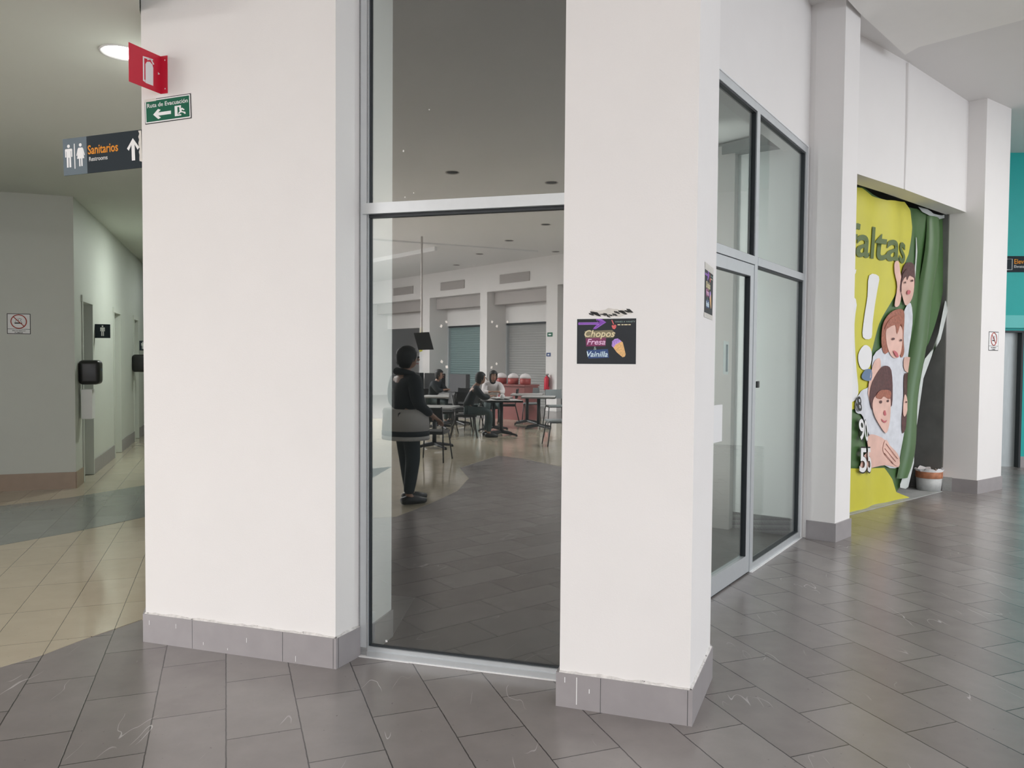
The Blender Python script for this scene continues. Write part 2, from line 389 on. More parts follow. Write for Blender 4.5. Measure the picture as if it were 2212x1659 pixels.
# corridor: beige polished tiles with a grey band
e0, e1 = at(0, 1442), at(306, 1339)
ed = (e1-e0).normalized()
b_mid = [at(90, 1416), at(179, 1382), at(245, 1360)]
pb = [e0-ed*6, e0, *b_mid, e1, A0+Vector((.12, .3, 0)), A0+Vector((-.35, .94, 0))*16+Vector((1, 0, 0)), A0+Vector((-.35, .94, 0))*16-Vector((12, 0, 0)), e0-ed*6+Vector((-3, 8, 0))]
quad_floor('floor', [(p[0], p[1]) for p in pb], .003, M['beige'])
g0, g1, g2, g3 = at(0, 1179), at(307, 1119), at(307, 1050), at(0, 1094)
gm1, gm2 = at(150, 1152), at(150, 1076)
gd = (g1-g0).normalized()
quad_floor('floor', [(p[0], p[1]) for p in (g0-gd*6, g0, gm1, g1, g1+gd*2, g2+gd*2, g2, gm2, g3, g3-gd*6)], .006, M['greyband'])
# food court: beige zones seen far behind the camera
cb = [mir(at(*p)) for p in ((700, 1130), (852, 1118), (925, 1090), (985, 1062), (1010, 1035), (990, 1012), (1075, 985), (1130, 992), (1205, 1008), (1330, 1030), (1400, 905), (1000, 905), (700, 905))]
quad_floor('floor', [(p[0], p[1]) for p in cb], .003, M['beige'])

def wall(name, p, q, z0, z1, t=.15, side=1, m=None):
    p, q = V2(p), V2(q); d = (q-p).normalized(); n = Vector((-d.y, d.x, 0))*side*t
    bm = bmesh.new(); prism(bm, [p, q, q+n, p+n], z0, z1); return link(name, bm, m or M['wall'], kind='structure')
def skirting(name, pts, h=.158, t=.014, m=None, parent=None, z0=0):
    """thin skirting strip that follows a plan line, outside at the right-hand side"""
    pts = [V2(p) for p in pts]; bm = bmesh.new(); n = len(pts); off = []
    for i in range(n):
        ns = []
        for a, b in ((i-1, i), (i, i+1)):
            if a >= 0 and b < n:
                d = (pts[b]-pts[a]).normalized(); ns.append(Vector((d.y, -d.x, 0)))
        if len(ns) == 2:
            v = (ns[0]+ns[1]); v = v/v.length_squared*2
        else: v = ns[0]
        off.append(pts[i]+v*t)
    for i in range(n-1): prism(bm, [pts[i], pts[i+1], off[i+1], off[i]], z0, h)
    return link(name, bm, m or M['skirt'], parent, kind=None if parent else 'structure')
def inset(pts, t):                               # move a plan line inwards by t
    pts = [V2(p) for p in pts]; out = []; n = len(pts)
    for i in range(n):
        ns = []
        for a, b in ((i-1, i), (i, i+1)):
            if a >= 0 and b < n:
                d = (pts[b]-pts[a]).normalized(); ns.append(Vector((d.y, -d.x, 0)))
        v = (ns[0]+ns[1]); v = v/v.length_squared*2 if len(ns) == 2 else ns[0]
        out.append(pts[i]-v*t)
    return out
def inset_open(pts, t):
    pts = [V2(p) for p in pts]; out = []; n = len(pts)
    for i in range(n):
        ns = []
        for a, b in ((i-1, i), (i, i+1)):
            if a >= 0 and b < n:
                d = (pts[b]-pts[a]).normalized(); ns.append(Vector((d.y, -d.x, 0)))
        v = ns[0] if len(ns) == 1 else (ns[0]+ns[1])/((ns[0]+ns[1]).length_squared)*2
        out.append(pts[i]-v*t)
    return out

T = .014
# left pillar and the wall it ends
L_line = inset_open([A0+Vector((-.32, .94, 0))*3, A0, A1, G0, G0+MI*.36], T)
L_line[3] = G0-D*0.0; 
bm = bmesh.new(); prism(bm, [L_line[0], L_line[1], L_line[2], G0, G0+D*.052, G0+D*.052+MI*.30, L_line[0]+Vector((1.6, 0, 0))], 0, HC)
link('wall_left', bm, M['wall'], kind='structure')
sk_l = skirting('baseboard_left', [L_line[0], L_line[1], L_line[2], G0-MI*.0], .158, T)
# right pillar
Br = [B0+MI*.34, B0, B1, B2, Vector((.98, 4.42, 0))]
R_line = inset_open(Br, T)
bm = bmesh.new(); prism(bm, R_line+[Vector((.75, 4.45, 0)), Vector((.44, 4.25, 0))], 0, HC)
link('wall_right', bm, M['wall'], kind='structure')
skirting('baseboard_right', [R_line[0]+MI*-.05, R_line[1], R_line[2], R_line[3], R_line[4]], .158, T)
# thin cracked bead of plaster along the top of the skirting, with the joints of the skirting tiles
def bead(line, name):
    bm = bmesh.new(); rnd = random.Random(3)
    for a, b in zip(line[:-1], line[1:]):
        a, b = V2(a), V2(b); d = (b-a); Ln = d.length; d.normalize(); n = Vector((d.y, -d.x, 0)); k = max(2, int(Ln/.035)); prev = None
        for i in range(k+1):
            p = a+d*(Ln*i/k); h = .004+rnd.random()*.010*(rnd.random() < .6); o = T*.75
            cur = [bm.verts.new(p+n*q+Vector((0, 0, z))) for q, z in ((-.002, .157), (o, .157), (o*.8, .158+h*.5), (-.002, .159+h))]
            if prev:
                for j in range(4): bm.faces.new((prev[j], prev[(j+1) % 4], cur[(j+1) % 4], cur[j]))
            prev = cur
    return link(name, bm, M['grout'], kind='structure')
bead(L_line[1:4], 'trim_1'); bead(R_line[1:4], 'trim_2')
bm = bmesh.new()
def vjoint(a, b, frac):
    a, b = V2(a), V2(b); d = (b-a).normalized(); n = Vector((d.y, -d.x, 0)); p = a+(b-a)*frac+n*(T+.0002)
    prism(bm, [p, p+d*.0018, p+d*.0018+n*.0004, p+n*.0004], .001, .157)
for fr_ in (.27, .745, .995): vjoint(L_line[1], L_line[2], fr_)
vjoint(R_line[1], R_line[2], .33); vjoint(R_line[1], R_line[2], .985); vjoint(L_line[2], L_line[3], .03)
link('trim_3', bm, M['gasket'], kind='structure')
# drips of white paint on the skirting
bm = bmesh.new()
def drip(a, b, frac, z0, z1, w=.004):
    a, b = V2(a), V2(b); d = (b-a).normalized(); n = Vector((d.y, -d.x, 0)); p = a+(b-a)*frac+n*(T+.0003)
    prism(bm, [p, p+d*w, p+d*w+n*.0006, p+n*.0006], z0, z1)
for fr_, z0, z1 in ((.14, .02, .146), (.045, .115, .14), (.24, .08, .1)): drip(R_line[1], R_line[2], fr_, z0, z1)
for fr_, z0, z1 in ((.18, .10, .125), (.33, .03, .045), (.56, .075, .10), (.81, .01, .04), (.46, .02, .03), (.03, .1, .125)): drip(L_line[1], L_line[2], fr_, z0, z1, .0025)
link('trim_4', bm, M['bwhite'], kind='structure')

# wall above the shop window and above the door front
WT = 3.62
wall('wall_front', G0-D*.1+MI*.02, G1+D*.35+MI*.02, WT, HC, .2)
K0 = J1-SF*.92
KT = 3.50
wall('wall_storefront', K0-SF*.1+SI*.0, J2+SF*.05, KT, HC, .22)
# pillar 2
p2 = inset_open([P2a-SF*.0+Vector((-.1, .12, 0)), P2a, P2b, P2c, Vector((2.95, 7.22, 0))], T)
bm = bmesh.new(); prism(bm, p2+[Vector((2.62, 7.12, 0))], 0, HC); link('wall_pillar_middle', bm, M['wall'], kind='structure')
skirting('baseboard_middle', [p2[1], p2[2], p2[3], p2[4]], .165, T)
# pillar 3
p3 = inset_open([P3a, P3b, P3c, P3c+Vector((-.3, .45, 0))], T)
bm = bmesh.new(); prism(bm, p3+[P3a+Vector((-.05, .5, 0))], 0, HC); link('wall_pillar_far', bm, M['wall'], kind='structure')
pm = p3[0]+(p3[1]-p3[0])*.28
skirting('baseboard_far', [pm, p3[1], p3[2], p3[3]], .165, T)
skirting('baseboard_far', [p3[0], pm], .17, T+.004, M['concrete'])
# lintel wall over the open unit, in two runs
LD = Vector((.757, .653, 0)).normalized(); LN = Vector((-LD.y, LD.x, 0))
L0 = Vector((3.46, 7.66, 0)); LZ = 3.42
Lb = L0+LD*.86+LN*-.03
L_end = L0+LD*2.72
wall('wall_lintel', L0-LD*.6, Lb, LZ, HC, .22); wall('wall_lintel', Lb, L_end, LZ, HC, .22)
bm = bmesh.new(); tube(bm, [Lb+Vector((0, 0, LZ)), Lb+LD*.01+Vector((0, 0, 4.0)), Lb+Vector((0, 0, HC-.02))], [.012, .022, .028], 8)
link('trim_5', bm, M['wall'], kind='structure')

# ceilings
bm = bmesh.new(); prism(bm, [(-34, -34), (16, -34), (16, 28), (-34, 28)], HC, HC+.1); link('ceiling', bm, M['ceil'], kind='structure')
# dropped slab of the hall ceiling near the curved front
q1, q2, q3, q4 = at(1856, 20, 4.69), at(1955, 112, 4.69), at(1985, 95, 4.69), at(2240, 28, 4.69)
bm = bmesh.new(); prism(bm, [(p[0], p[1]) for p in (q1, q2, q3, q4, q4+Vector((4, -6, 0)), q1+Vector((-.2, -7, 0)), q1+Vector((-.62, -.72, 0)))], 4.66, HC); link('ceiling', bm, M['slab'], kind='structure')
# corridor low ceiling with its fascia
lf = A0-MI*.75; pA = at(298, -40, LC); ll = [lf+D*.02, pA, A0+D*.01, A0+Vector((-.34, .94, 0))*18, A0+Vector((-.34, .94, 0))*18+Vector((-14, 0, 0)), lf-D*14]
bm = bmesh.new(); prism(bm, [(p[0], p[1]) for p in ll], LC, LC+.12); link('ceiling', bm, M['corr_ceil'], kind='structure')
wall('wall_fascia', lf-D*14, lf+D*.02, LC+.12, HC, .1)
# corridor walls
CD = (C1-C0).normalized(); WD = (C0-W0).normalized(); CN = Vector((CD.y, -CD.x, 0))
# the long wall with three doorways
def cw(px): 
    fr = Frame(C0, CD, CN); return fr.hit(px, 900)[0]
CF = Frame(C0, CD, CN)
doors = [(cw(178), cw(201)), (cw(246), cw(261)), (cw(289.5), cw(299))]
DH = 2.32
bm = bmesh.new(); xs = 0.0
for a, b in doors:
    bx(bm, xs, a, -.2, 0, 0, LC, CF); bx(bm, a, b, -.2, 0, DH, LC, CF); xs = b
bx(bm, xs, 20, -.2, 0, 0, LC, CF)
link('wall_corridor', bm, M['corr'], kind='structure')
xs = 0.0
for a, b in doors:
    bm = bmesh.new(); bx(bm, xs-(0 if xs else .0), a-.02, 0, .012, 0, .20, CF); link('baseboard_corridor', bm, M['skirt_brown'] if xs == 0 else M['skirt'], kind='structure'); xs = b+.02
bm = bmesh.new(); bx(bm, xs, 20, 0, .012, 0, .20, CF); link('baseboard_corridor', bm, M['skirt'], kind='structure')
wall('light_screen_left', (-6.8, 5.2, 0), (-14, 7.0, 0), 0, LC, .2, 1)  # added out of view to block light at the corridor mouth
wall('wall_smoking', W0-WD*8, C0, 0, LC, .2, 1, M['corr'])
skirting('baseboard_smoking', [W0-WD*8, C0], .20, .012, M['skirt_brown'])
# corridor ends
wall('wall_corridor_end', C0+CD*20, C0+CD*20+Vector((9, 0, 0)), 0, LC, .2, 1, M['corr'])
wall('wall_corridor_right', A0+Vector((-.34, .94, 0))*2.9+Vector((.3, 0, 0)), A0+Vector((-.34, .94, 0))*24+Vector((.3, 0, 0)), 0, LC, .2, -1, M['corr'])
for i, (a, b) in enumerate(doors):
    o = bpy.data.objects.new('door_%d' % (i+2), None); C.objects.link(o); o.location = CF.P(a, 0, 0); tag(o, kind='structure')
    bpy.context.view_layer.update()
    bm = bmesh.new()
    for u0, u1 in ((a, a+.045), (b-.045, b)): bx(bm, u0, u1, -.21, .015, .008, DH, CF)
    bx(bm, a-.03, b+.03, -.21, .02, DH-.05, DH+.03, CF)
    link('door_frame', bm, M['corr'], o)
    bm = bmesh.new()                             # leaf standing open into the room behind
    if i == 0:
        bx(bm, a+.05, a+.09, -.95, -.22, .01, DH-.06, CF)
    else: bx(bm, a+.05, b-.05, -.25, -.21, .01, DH-.06, CF)
    link('door_leaf', bm, M['steel'] if i == 0 else M['corr'], o)
bm = bmesh.new(); bx(bm, doors[0][0]-.5, doors[0][1]+.6, -1.4, -1.35, 0, LC, CF); link('wall_restroom', bm, M['dark_room'], kind='structure')

# far elevator lobby
TW = Frame(Vector((6.3, 11.75, 0)), (1, -.06, 0), (-.06, -1, 0))
ta = TW.hit(2206, 900)[0]; tb = TW.hit(2171, 900)[0]
bm = bmesh.new(); bx(bm, -1.2, tb-.72, -.2, 0, 0, HC, TW); bx(bm, tb-.72, ta, -.2, 0, 2.06, HC, TW); bx(bm, ta, 2.6, -.2, 0, 0, HC, TW)
link('wall_lobby', bm, M['teal'], kind='structure')
bm = bmesh.new(); bx(bm, ta, 2.6, 0, .012, 0, .17, TW); link('baseboard_lobby', bm, M['skirt'], kind='structure')
bm = bmesh.new(); bx(bm, tb-.72, 2.6, 0, .05, 2.12, 2.31, TW); link('trim_6', bm, M['teal_light'], kind='structure')
o = bpy.data.objects.new('door_5', None); C.objects.link(o); o.location = TW.P(tb-.7, 0, 0); tag(o, kind='structure'); bpy.context.view_layer.update()
bm = bmesh.new(); bx(bm, tb-.70, (ta+tb)/2-.36, -.14, -.10, .0, 2.05, TW); bx(bm, (ta+tb)/2-.355, ta-.03, -.14, -.10, .0, 2.05, TW); link('door_leaf', bm, M['steel'], o)
bm = bmesh.new(); bx(bm, tb-.72, tb-.70, -.1, .012, 0, 2.06, TW); bx(bm, ta-.03, ta, -.1, .012, 0, 2.06, TW); bx(bm, tb-.72, ta, -.1, .012, 2.05, 2.08, TW); link('door_frame', bm, M['gasket'], o)
wall('wall_right_side', TW.P(2.6, 0), Vector((13.2, 6.6, 0)), 0, HC, .2, -1, M['wall'])
wall('wall_lobby_back', P3c+Vector((-.3, .45, 0)), TW.P(-1.2, 0)+Vector((0, .2, 0)), 0, HC, .2, 1)

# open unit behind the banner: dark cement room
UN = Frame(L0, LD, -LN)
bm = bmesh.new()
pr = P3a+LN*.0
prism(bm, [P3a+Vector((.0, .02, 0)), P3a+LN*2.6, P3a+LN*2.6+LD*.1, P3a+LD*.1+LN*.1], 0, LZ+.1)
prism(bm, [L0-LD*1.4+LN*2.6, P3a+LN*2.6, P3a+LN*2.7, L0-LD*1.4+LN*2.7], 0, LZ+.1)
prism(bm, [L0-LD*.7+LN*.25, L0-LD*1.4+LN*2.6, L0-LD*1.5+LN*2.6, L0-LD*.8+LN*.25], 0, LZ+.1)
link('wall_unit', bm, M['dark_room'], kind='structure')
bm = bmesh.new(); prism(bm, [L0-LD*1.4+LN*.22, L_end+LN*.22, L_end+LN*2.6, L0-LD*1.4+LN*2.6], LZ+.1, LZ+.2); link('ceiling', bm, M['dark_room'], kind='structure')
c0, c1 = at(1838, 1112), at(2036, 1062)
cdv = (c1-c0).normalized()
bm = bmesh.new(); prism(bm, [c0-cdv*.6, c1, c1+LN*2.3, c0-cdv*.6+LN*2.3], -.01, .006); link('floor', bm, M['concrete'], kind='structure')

# shop interior
bm = bmesh.new(); prism(bm, [G0+MI*.06+D*.05, G0+D*1.6+MI*.06, K0+SI*.06, J2+SI*.06, J2+SI*4.2, J2+SI*4.2-SF*2.6], -.01, .004); link('floor', bm, M['shopfloor'], kind='structure')
bm = bmesh.new(); prism(bm, [G0+MI*1.04-D*.2, G0+D*1.36+MI*1.04, K0+SI*.3, J2+SI*.23, J2+SI*4.2, J2+SI*4.2-SF*2.6], 3.64, 3.72); link('ceiling', bm, M['wall_in'], kind='structure')
wall('wall_shop_side', J2+SI*.02, J2+SI*4.2, 0, 3.64, .15, -1, M['wall_in'])
skirting('baseboard_shop', [J2+SI*4.2, J2+SI*.05], .16, -.014, M['skirt'])
wall('wall_shop_back', J2+SI*4.2, J2+SI*4.2-SF*2.6, 0, 3.64, .15, -1, M['wall_in'])
wall('wall_shop_left', G0+MI*.27-D*.0, J2+SI*4.2-SF*2.6, 0, 4.3, .15, 1, M['wall_in'])
# short pilaster on the shop's side wall
SW = Frame(J2, SI, -SF)
w1 = SW.hit(1588, 800)[0]; w2 = SW.hit(1568, 800)[0]
bm = bmesh.new(); bx(bm, w1, w1+.16, 0, .1, 0, 3.6, SW); link('wall_shop_pilaster', bm, M['fascia'], kind='structure')
bm = bmesh.new(); prism(bm, [G0+MI*.06+D*.06, G0+MI*.06+D*1.1, G0+MI*1.0+D*1.3, G0+MI*1.0-D*.1, G0+MI*.3+D*.06], .004, .006); link('floor', bm, M['dark_panel'], kind='structure')  # dark sheet added over the bay floor to keep it black
# added dark board that blackens the interior behind the shop window
bm = bmesh.new(); a = G0+MI*1.0-D*.60; b = G0+MI*1.0+D*1.34
prism(bm, [a, b, b+MI*.03, a+MI*.03], .005, 4.2)
link('dark_backdrop', bm, M['dark_panel'], label='added dark board that darkens the view through the tall corner shop window', cat='board')
bm = bmesh.new(); prism(bm, [G0+MI*.2-D*.2, G0+MI*.2+D*1.3, b+MI*.05, a+MI*.05-D*.1], 4.2, 4.26); link('ceiling', bm, M['dark_panel'], kind='structure')  # added dark cover so no lit ceiling shows above the bay
skirting('baseboard_jamb', [G0+D*.052+MI*.30, G0+D*.052+MI*.05], .16, -.012, M['skirt'])

wall('light_screen_west', (-22, -17.5, 0), (-22, 8, 0), 0, HC, .2, 1)  # added unseen, keeps daylight from entering on the west side
# ------------------------------------------------------------------ windows
def frame_box(bm, fr, u0, u1, z0, z1, d0, d1): bx(bm, u0, u1, d0, d1, z0, z1, fr)
WF = Frame(G0, D, -MI)                           # n points at the camera side
def structure(name, loc):
    o = bpy.data.objects.new(name, None); C.objects.link(o); o.location = loc; tag(o, kind='structure'); bpy.context.view_layer.update(); return o
win = structure('window_1', G0)
wl = 1.46
tz = WF.hit(1000, 441)[1]
bm = bmesh.new()
frame_box(bm, WF, 0, .055, 0.002, WT, -.05, .0); frame_box(bm, WF, .012, .046, 0.05, WT, -.0, .006)
link('jamb', bm, M['alu'], win)
bm = bmesh.new(); frame_box(bm, WF, wl-.05, wl, 0.002, WT, -.05, .0); link('jamb', bm, M['alu'], win)
bm = bmesh.new(); frame_box(bm, WF, .055, wl-.05, .002, .055, -.05, 0); frame_box(bm, WF, .055, wl-.05, .002, .035, 0, .012); link('sill_rail', bm, M['alu'], win)
bm = bmesh.new(); frame_box(bm, WF, .03, wl-.05, tz-.03, tz+.026, -.05, .022); link('transom', bm, M['alu'], win)
bm = bmesh.new(); frame_box(bm, WF, .055, wl-.05, WT-.055, WT, -.05, 0); link('head_rail', bm, M['alu'], win)
bm = bmesh.new()
for z0, z1 in ((.055, tz-.03), (tz+.026, WT-.055)):
    frame_box(bm, WF, .055, .063, z0, z1, -.035, -.012); frame_box(bm, WF, .055, wl-.05, z0, z0+.007, -.035, -.012); frame_box(bm, WF, .055, wl-.05, z1-.016, z1, -.035, -.006)
link('gasket', bm, M['gasket'], win)
for z0, z1 in ((.055, tz-.03), (tz+.026, WT-.055)):
    bm = bmesh.new(); frame_box(bm, WF, .058, wl-.053, z0+.002, z1-.002, -.028, -.022); link('pane', bm, M['glass'], win)
bm = bmesh.new(); frame_box(bm, WF, -.004, .30, .0005, .006, 0, .02); frame_box(bm, WF, .30, wl, .0005, .007, 0, .017); link('sealant', bm, M['bwhite'], win)
# tape scraps left on the glass
for i, (px, py, s, r) in enumerate(((950, 704, .010, .3), (961, 695, .008, 1), (951, 781, .011, .2), (962, 793, .010, .8), (1060, 695, .008, .5), (1071, 704, .008, 2), (1094, 695, .006, .1), (1070, 786, .008, 1.8), (1059, 794, .009, .6),
                                   (868, 324, .006, .2), (890, 415, .004, .5), (871, 424, .004, 1.4), (919, 437, .006, 1.5), (924, 234, .004, .5), (831, 1388, .009, 1.0))):
    a, b = WF.hit(px, py); bm = bmesh.new()
    pts = [(a+math.cos(r+k*PI/2+random.uniform(-.2, .2))*s*random.uniform(.7, 1.1), b+math.sin(r+k*PI/2)*s*random.uniform(.8, 1.3)) for k in range(4)]
    flat(bm, WF, pts, -.0218, -.0210)
    up = i < 9
    wh = ['the left square\'s upper left corner', 'the left square\'s top edge', 'the left square\'s lower left corner', 'the left square\'s bottom edge', 'the right square\'s top edge', 'the right square\'s upper right corner', 'the top edge furthest right', 'the lower right pair, its upper one', 'the lower right pair, its lower one',
          'the upper pane high beside the jamb', 'the upper pane just above the transom', 'the upper pane low beside the jamb', 'the transom\'s top edge', 'the upper pane at mid height', 'the lower pane\'s bottom left corner'][i]
    link('tape_scrap', bm, M['tape'] if up else M['paper'], label='tiny pale scrap of tape on the glass at '+wh, cat='tape', group='tape scraps on the shop window')

# door front: one door leaf with transom light, one fixed light with transom light
SFm = Frame(J1, SF, -SI)
uM = SFm.hit(1628, 900)[0]; uE = (J2-J1).length; uL = -.92
trz = SFm.hit(1628, 562)[1]
win2 = structure('window_2', J1)
bm = bmesh.new(); frame_box(bm, SFm, uM-.035, uM+.035, .002, KT, -.06, 0); link('mullion', bm, M['alu'], win2)
bm = bmesh.new(); frame_box(bm, SFm, uE-.06, uE, .002, KT, -.06, 0); link('jamb', bm, M['alu'], win2)
bm = bmesh.new(); frame_box(bm, SFm, uL, uL+.06, .002, KT, -.06, 0); link('jamb', bm, M['alu'], win2)
bm = bmesh.new(); frame_box(bm, SFm, uL+.06, uM-.035, KT-.06, KT, -.06, 0); frame_box(bm, SFm, uM+.035, uE-.06, KT-.06, KT, -.06, 0); link('head_rail', bm, M['alu'], win2)
bm = bmesh.new(); frame_box(bm, SFm, uL+.06, uM-.035, trz-.03, trz+.03, -.06, .004); frame_box(bm, SFm, uM+.035, uE-.06, trz-.03, trz+.03, -.06, .004); link('transom', bm, M['alu'], win2)
bm = bmesh.new(); frame_box(bm, SFm, uM+.035, uE-.06, .002, .06, -.06, 0); link('sill_rail', bm, M['alu'], win2)
bm = bmesh.new()
panes = [(uL+.06, uM-.035, trz+.03, KT-.06), (uM+.035, uE-.06, trz+.03, KT-.06), (uM+.035, uE-.06, .06, trz-.03)]
for a, b, z0, z1 in panes:
    frame_box(bm, SFm, b-.012, b, z0, z1, -.05, -.008); frame_box(bm, SFm, a, b, z1-.012, z1, -.05, -.008); frame_box(bm, SFm, a, b, z0, z0+.006, -.05, -.008)
link('gasket', bm, M['gasket'], win2)
for a, b, z0, z1 in panes:
    bm = bmesh.new(); frame_box(bm, SFm, a+.002, b-.002, z0+.002, z1-.002, -.030, -.024); link('pane', bm, M['glass2'], win2)
bm = bmesh.new(); frame_box(bm, SFm, uM-.03, uE+.012, .0005, .006, 0, .018); frame_box(bm, SFm, uE, uE+.012, .0, KT, -.01, .008); frame_box(bm, SFm, uL, uE+.01, KT-.002, KT+.012, -.01, .006); link('sealant', bm, M['bwhite'], win2)
door = structure('door_1', J1-SF*.3)
da, db = uL+.065, uM-.04; dt = trz-.035
bm = bmesh.new()
frame_box(bm, SFm, da, da+.075, .012, dt, -.05, -.004); frame_box(bm, SFm, db-.075, db, .012, dt, -.05, -.004)
frame_box(bm, SFm, da+.075, db-.075, dt-.085, dt, -.05, -.004); frame_box(bm, SFm, da+.075, db-.075, .012, .14, -.05, -.004)
link('door_leaf', bm, M['alu'], door)
bm = bmesh.new(); frame_box(bm, SFm, da+.075, db-.075, .14, dt-.085, -.030, -.024); link('pane', bm, M['glass2'], door)
bm = bmesh.new(); frame_box(bm, SFm, db-.085, db-.075, .14, dt-.085, -.045, -.006); frame_box(bm, SFm, da+.075, db-.075, dt-.092, dt-.085, -.045, -.006); frame_box(bm, SFm, da, db, .002, .012, -.04, -.01); link('gasket', bm, M['gasket'], door)
ha = SFm.hit(1553, 912); bm = bmesh.new(); bx(bm, ha[0]-.30, ha[0]+.03, .0, .012, ha[1]-.13, ha[1]+.12, SFm)
link('push_plate', bm, M['bwhite'], door)

# notice taped inside the door glass, lock on the fixed light, loose cable on the floor
a, b = SFm.hit(1578, 772)
bm = bmesh.new(); flat(bm, SFm, [(a-.05, b-.115), (a+.055, b-.12), (a+.055, b+.11), (a-.05, b+.115)], -.034, -.033)
nt_ = link('paper_notice', bm, M['paper'], label='small white and blue paper notice stuck on the glass door', cat='notice')
bm = bmesh.new(); flat(bm, SFm, [(a+.0, b-.10), (a+.04, b-.10), (a+.04, b+.09), (a+.0, b+.09)], -.0329, -.0325); link('printed_panel', bm, M['gr_sign'], nt_)
a, b = SFm.hit(1641, 832)
bm = bmesh.new(); bx(bm, a-.03, a+.02, -.02, -.008, b-.02, b+.03, SFm); bmesh.ops.bevel(bm, geom=bm.edges[:], offset=.005, segments=2, profile=.5)
link('glass_latch', bm, M['black'], label='small black latch on the fixed glass beside the door', cat='latch')
q = at(1552, 1128)
bm = bmesh.new(); tube(bm, [q+Vector((math.cos(t*.5)*.11*(1+.03*t), math.sin(t*.5)*.12, .012)) for t in range(22)], .0045, 6)
link('coiled_cable', bm, M['paper'], label='thin white coiled cable on the dark shop floor behind the door', cat='cable', smooth=True)

# ------------------------------------------------------------------ signs on the pillars
PLA = Frame(L_line[1], (L_line[2]-L_line[1]), None); PLA.n = -MI.copy(); PLA.n = Vector((PLA.u.y, -PLA.u.x, 0))
PRA = Frame(R_line[1], (R_line[2]-R_line[1]), None); PRA.n = Vector((PRA.u.y, -PRA.u.x, 0))
PRS = Frame(R_line[2], (R_line[3]-R_line[2]), None); PRS.n = Vector((PRS.u.y, -PRS.u.x, 0))

# red L-shaped extinguisher sign
w_ = PLA.hit(347.5, 160)
ang = thing('extinguisher_sign', 'red folded flag sign with white fire extinguisher symbol high on left pillar', 'sign', PLA.P(w_[0], w_[1])); bpy.context.view_layer.update()
zt, zb = PLA.hit(348, 122)[1], PLA.hit(348, 203)[1]
bm = bmesh.new(); bx(bm, w_[0]-.002, w_[0]+.045, .0, .003, zb, zt, PLA); link('mounting_flange', bm, M['red'], ang)
# outward plate
FL = Frame(PLA.P(w_[0], 0), PLA.n*1.0+PLA.u*-.10, None); FL.n = Vector((FL.u.y, -FL.u.x, 0))*-1
if FL.n.dot(Vector((0, -1, 0))) < 0 and False: pass
FLc = FL.n if FL.n.dot(-PLA.P(0, 0)) > 0 else -FL.n
FL.n = FLc
PW = .205
bm = bmesh.new(); bx(bm, 0, PW, -.0015, .0015, zb, zt, FL); link('flag_plate', bm, M['red'], ang)
hh = zt-zb
def fl(u, v): return (PW*(1-u), zb+hh*v)         # u from the outer edge to the wall
bm = bmesh.new()
flat(bm, FL, [fl(*p) for p in ((.50, .13), (.74, .13), (.745, .60), (.72, .68), (.64, .73), (.55, .70), (.50, .62))], .0015, .0024)
flat(bm, FL, [fl(*p) for p in ((.42, .76), (.46, .76), (.46, .20), (.49, .20), (.49, .14), (.42, .16))], .0015, .0024)
flat(bm, FL, [fl(*p) for p in ((.42, .76), (.62, .78), (.74, .80), (.74, .83), (.60, .82), (.42, .80))], .0015, .0024)
flat(bm, FL, [fl(*p) for p in ((.56, .74), (.66, .79), (.74, .69), (.78, .71), (.68, .83), (.56, .79))], .0015, .0024)
flat(bm, FL, [fl(*p) for p in ((.90, .48), (.90, .55), (.96, .515))], .0015, .0024)
link('extinguisher_symbol', bm, M['signwhite'], ang)
bm = bmesh.new()
bm.free()
for v in (.12, .88):
    bm = bmesh.new(); bx(bm, w_[0]+.028, w_[0]+.033, .003, .005, zb+hh*v-.003, zb+hh*v+.003, PLA); link('screw', bm, M['signwhite'], ang)

def sign_frame(base, px, py, tilt=0, off=.0):
    a, b = base.hit(px, py); f = Frame(base.P(a, b, off), base.u*math.cos(tilt)+base.v*math.sin(tilt)); f.v = base.v*math.cos(tilt)-base.u*math.sin(tilt); f.n = base.n.copy(); return f
def scl(base, f, *pxs):
    out = []
    for px, py in pxs:
        a, b = base.hit(px, py); p = base.P(a, b)-f.o; out.append((p.dot(f.u), p.dot(f.v)))
    return out

# evacuation route sign
f = sign_frame(PLA, 363, 236, math.radians(1.7))
(x0, y0), (x1, y1) = scl(PLA, f, (316, 272), (411, 200))
x0 += .0; W2, H2 = (x1-x0)/2, (y1-y0)/2*.86
ev = thing('evacuation_sign', 'green evacuation route sign with white arrow on left pillar', 'sign', f.o); bpy.context.view_layer.update()
bm = bmesh.new(); bx(bm, -W2-.004, W2+.004, .0, .003, -H2-.004, H2+.004, f); link('sign_back', bm, M['bk'], ev)
bm = bmesh.new(); bx(bm, -W2, W2, .003, .0036, -H2, H2, f); link('sign_border', bm, M['signwhite'], ev)
bm = bmesh.new(); bx(bm, -W2+.006, W2-.006, .0036, .0042, -H2+.006, H2-.006, f); link('sign_field', bm, M['green_sign'], ev)
bm = bmesh.new(); bx(bm, -W2-.002, -W2*.5, .0042, .0048, H2-.009, H2+.006, f); link('torn_corner', bm, M['tape'], ev)
text('Ruta de Evacuación', f, -W2+.014, H2*.33, H2*.36, 2*W2-.028, .0048, M['signwhite'], 'lettering', ev, bold=.02)
bm = bmesh.new()
aw = W2
flat(bm, f, [(-aw*.25-.22*aw*1.8, -H2*.32), (-aw*.42, H2*.12), (-aw*.30, H2*.02), (-aw*.42, -H2*.18), (aw*.15, -H2*.18), (aw*.15, -H2*.46), (-aw*.42, -H2*.46), (-aw*.30, -H2*.66), (-aw*.42, -H2*.76)], .0042, .0048)
link('arrow', bm, M['signwhite'], ev)
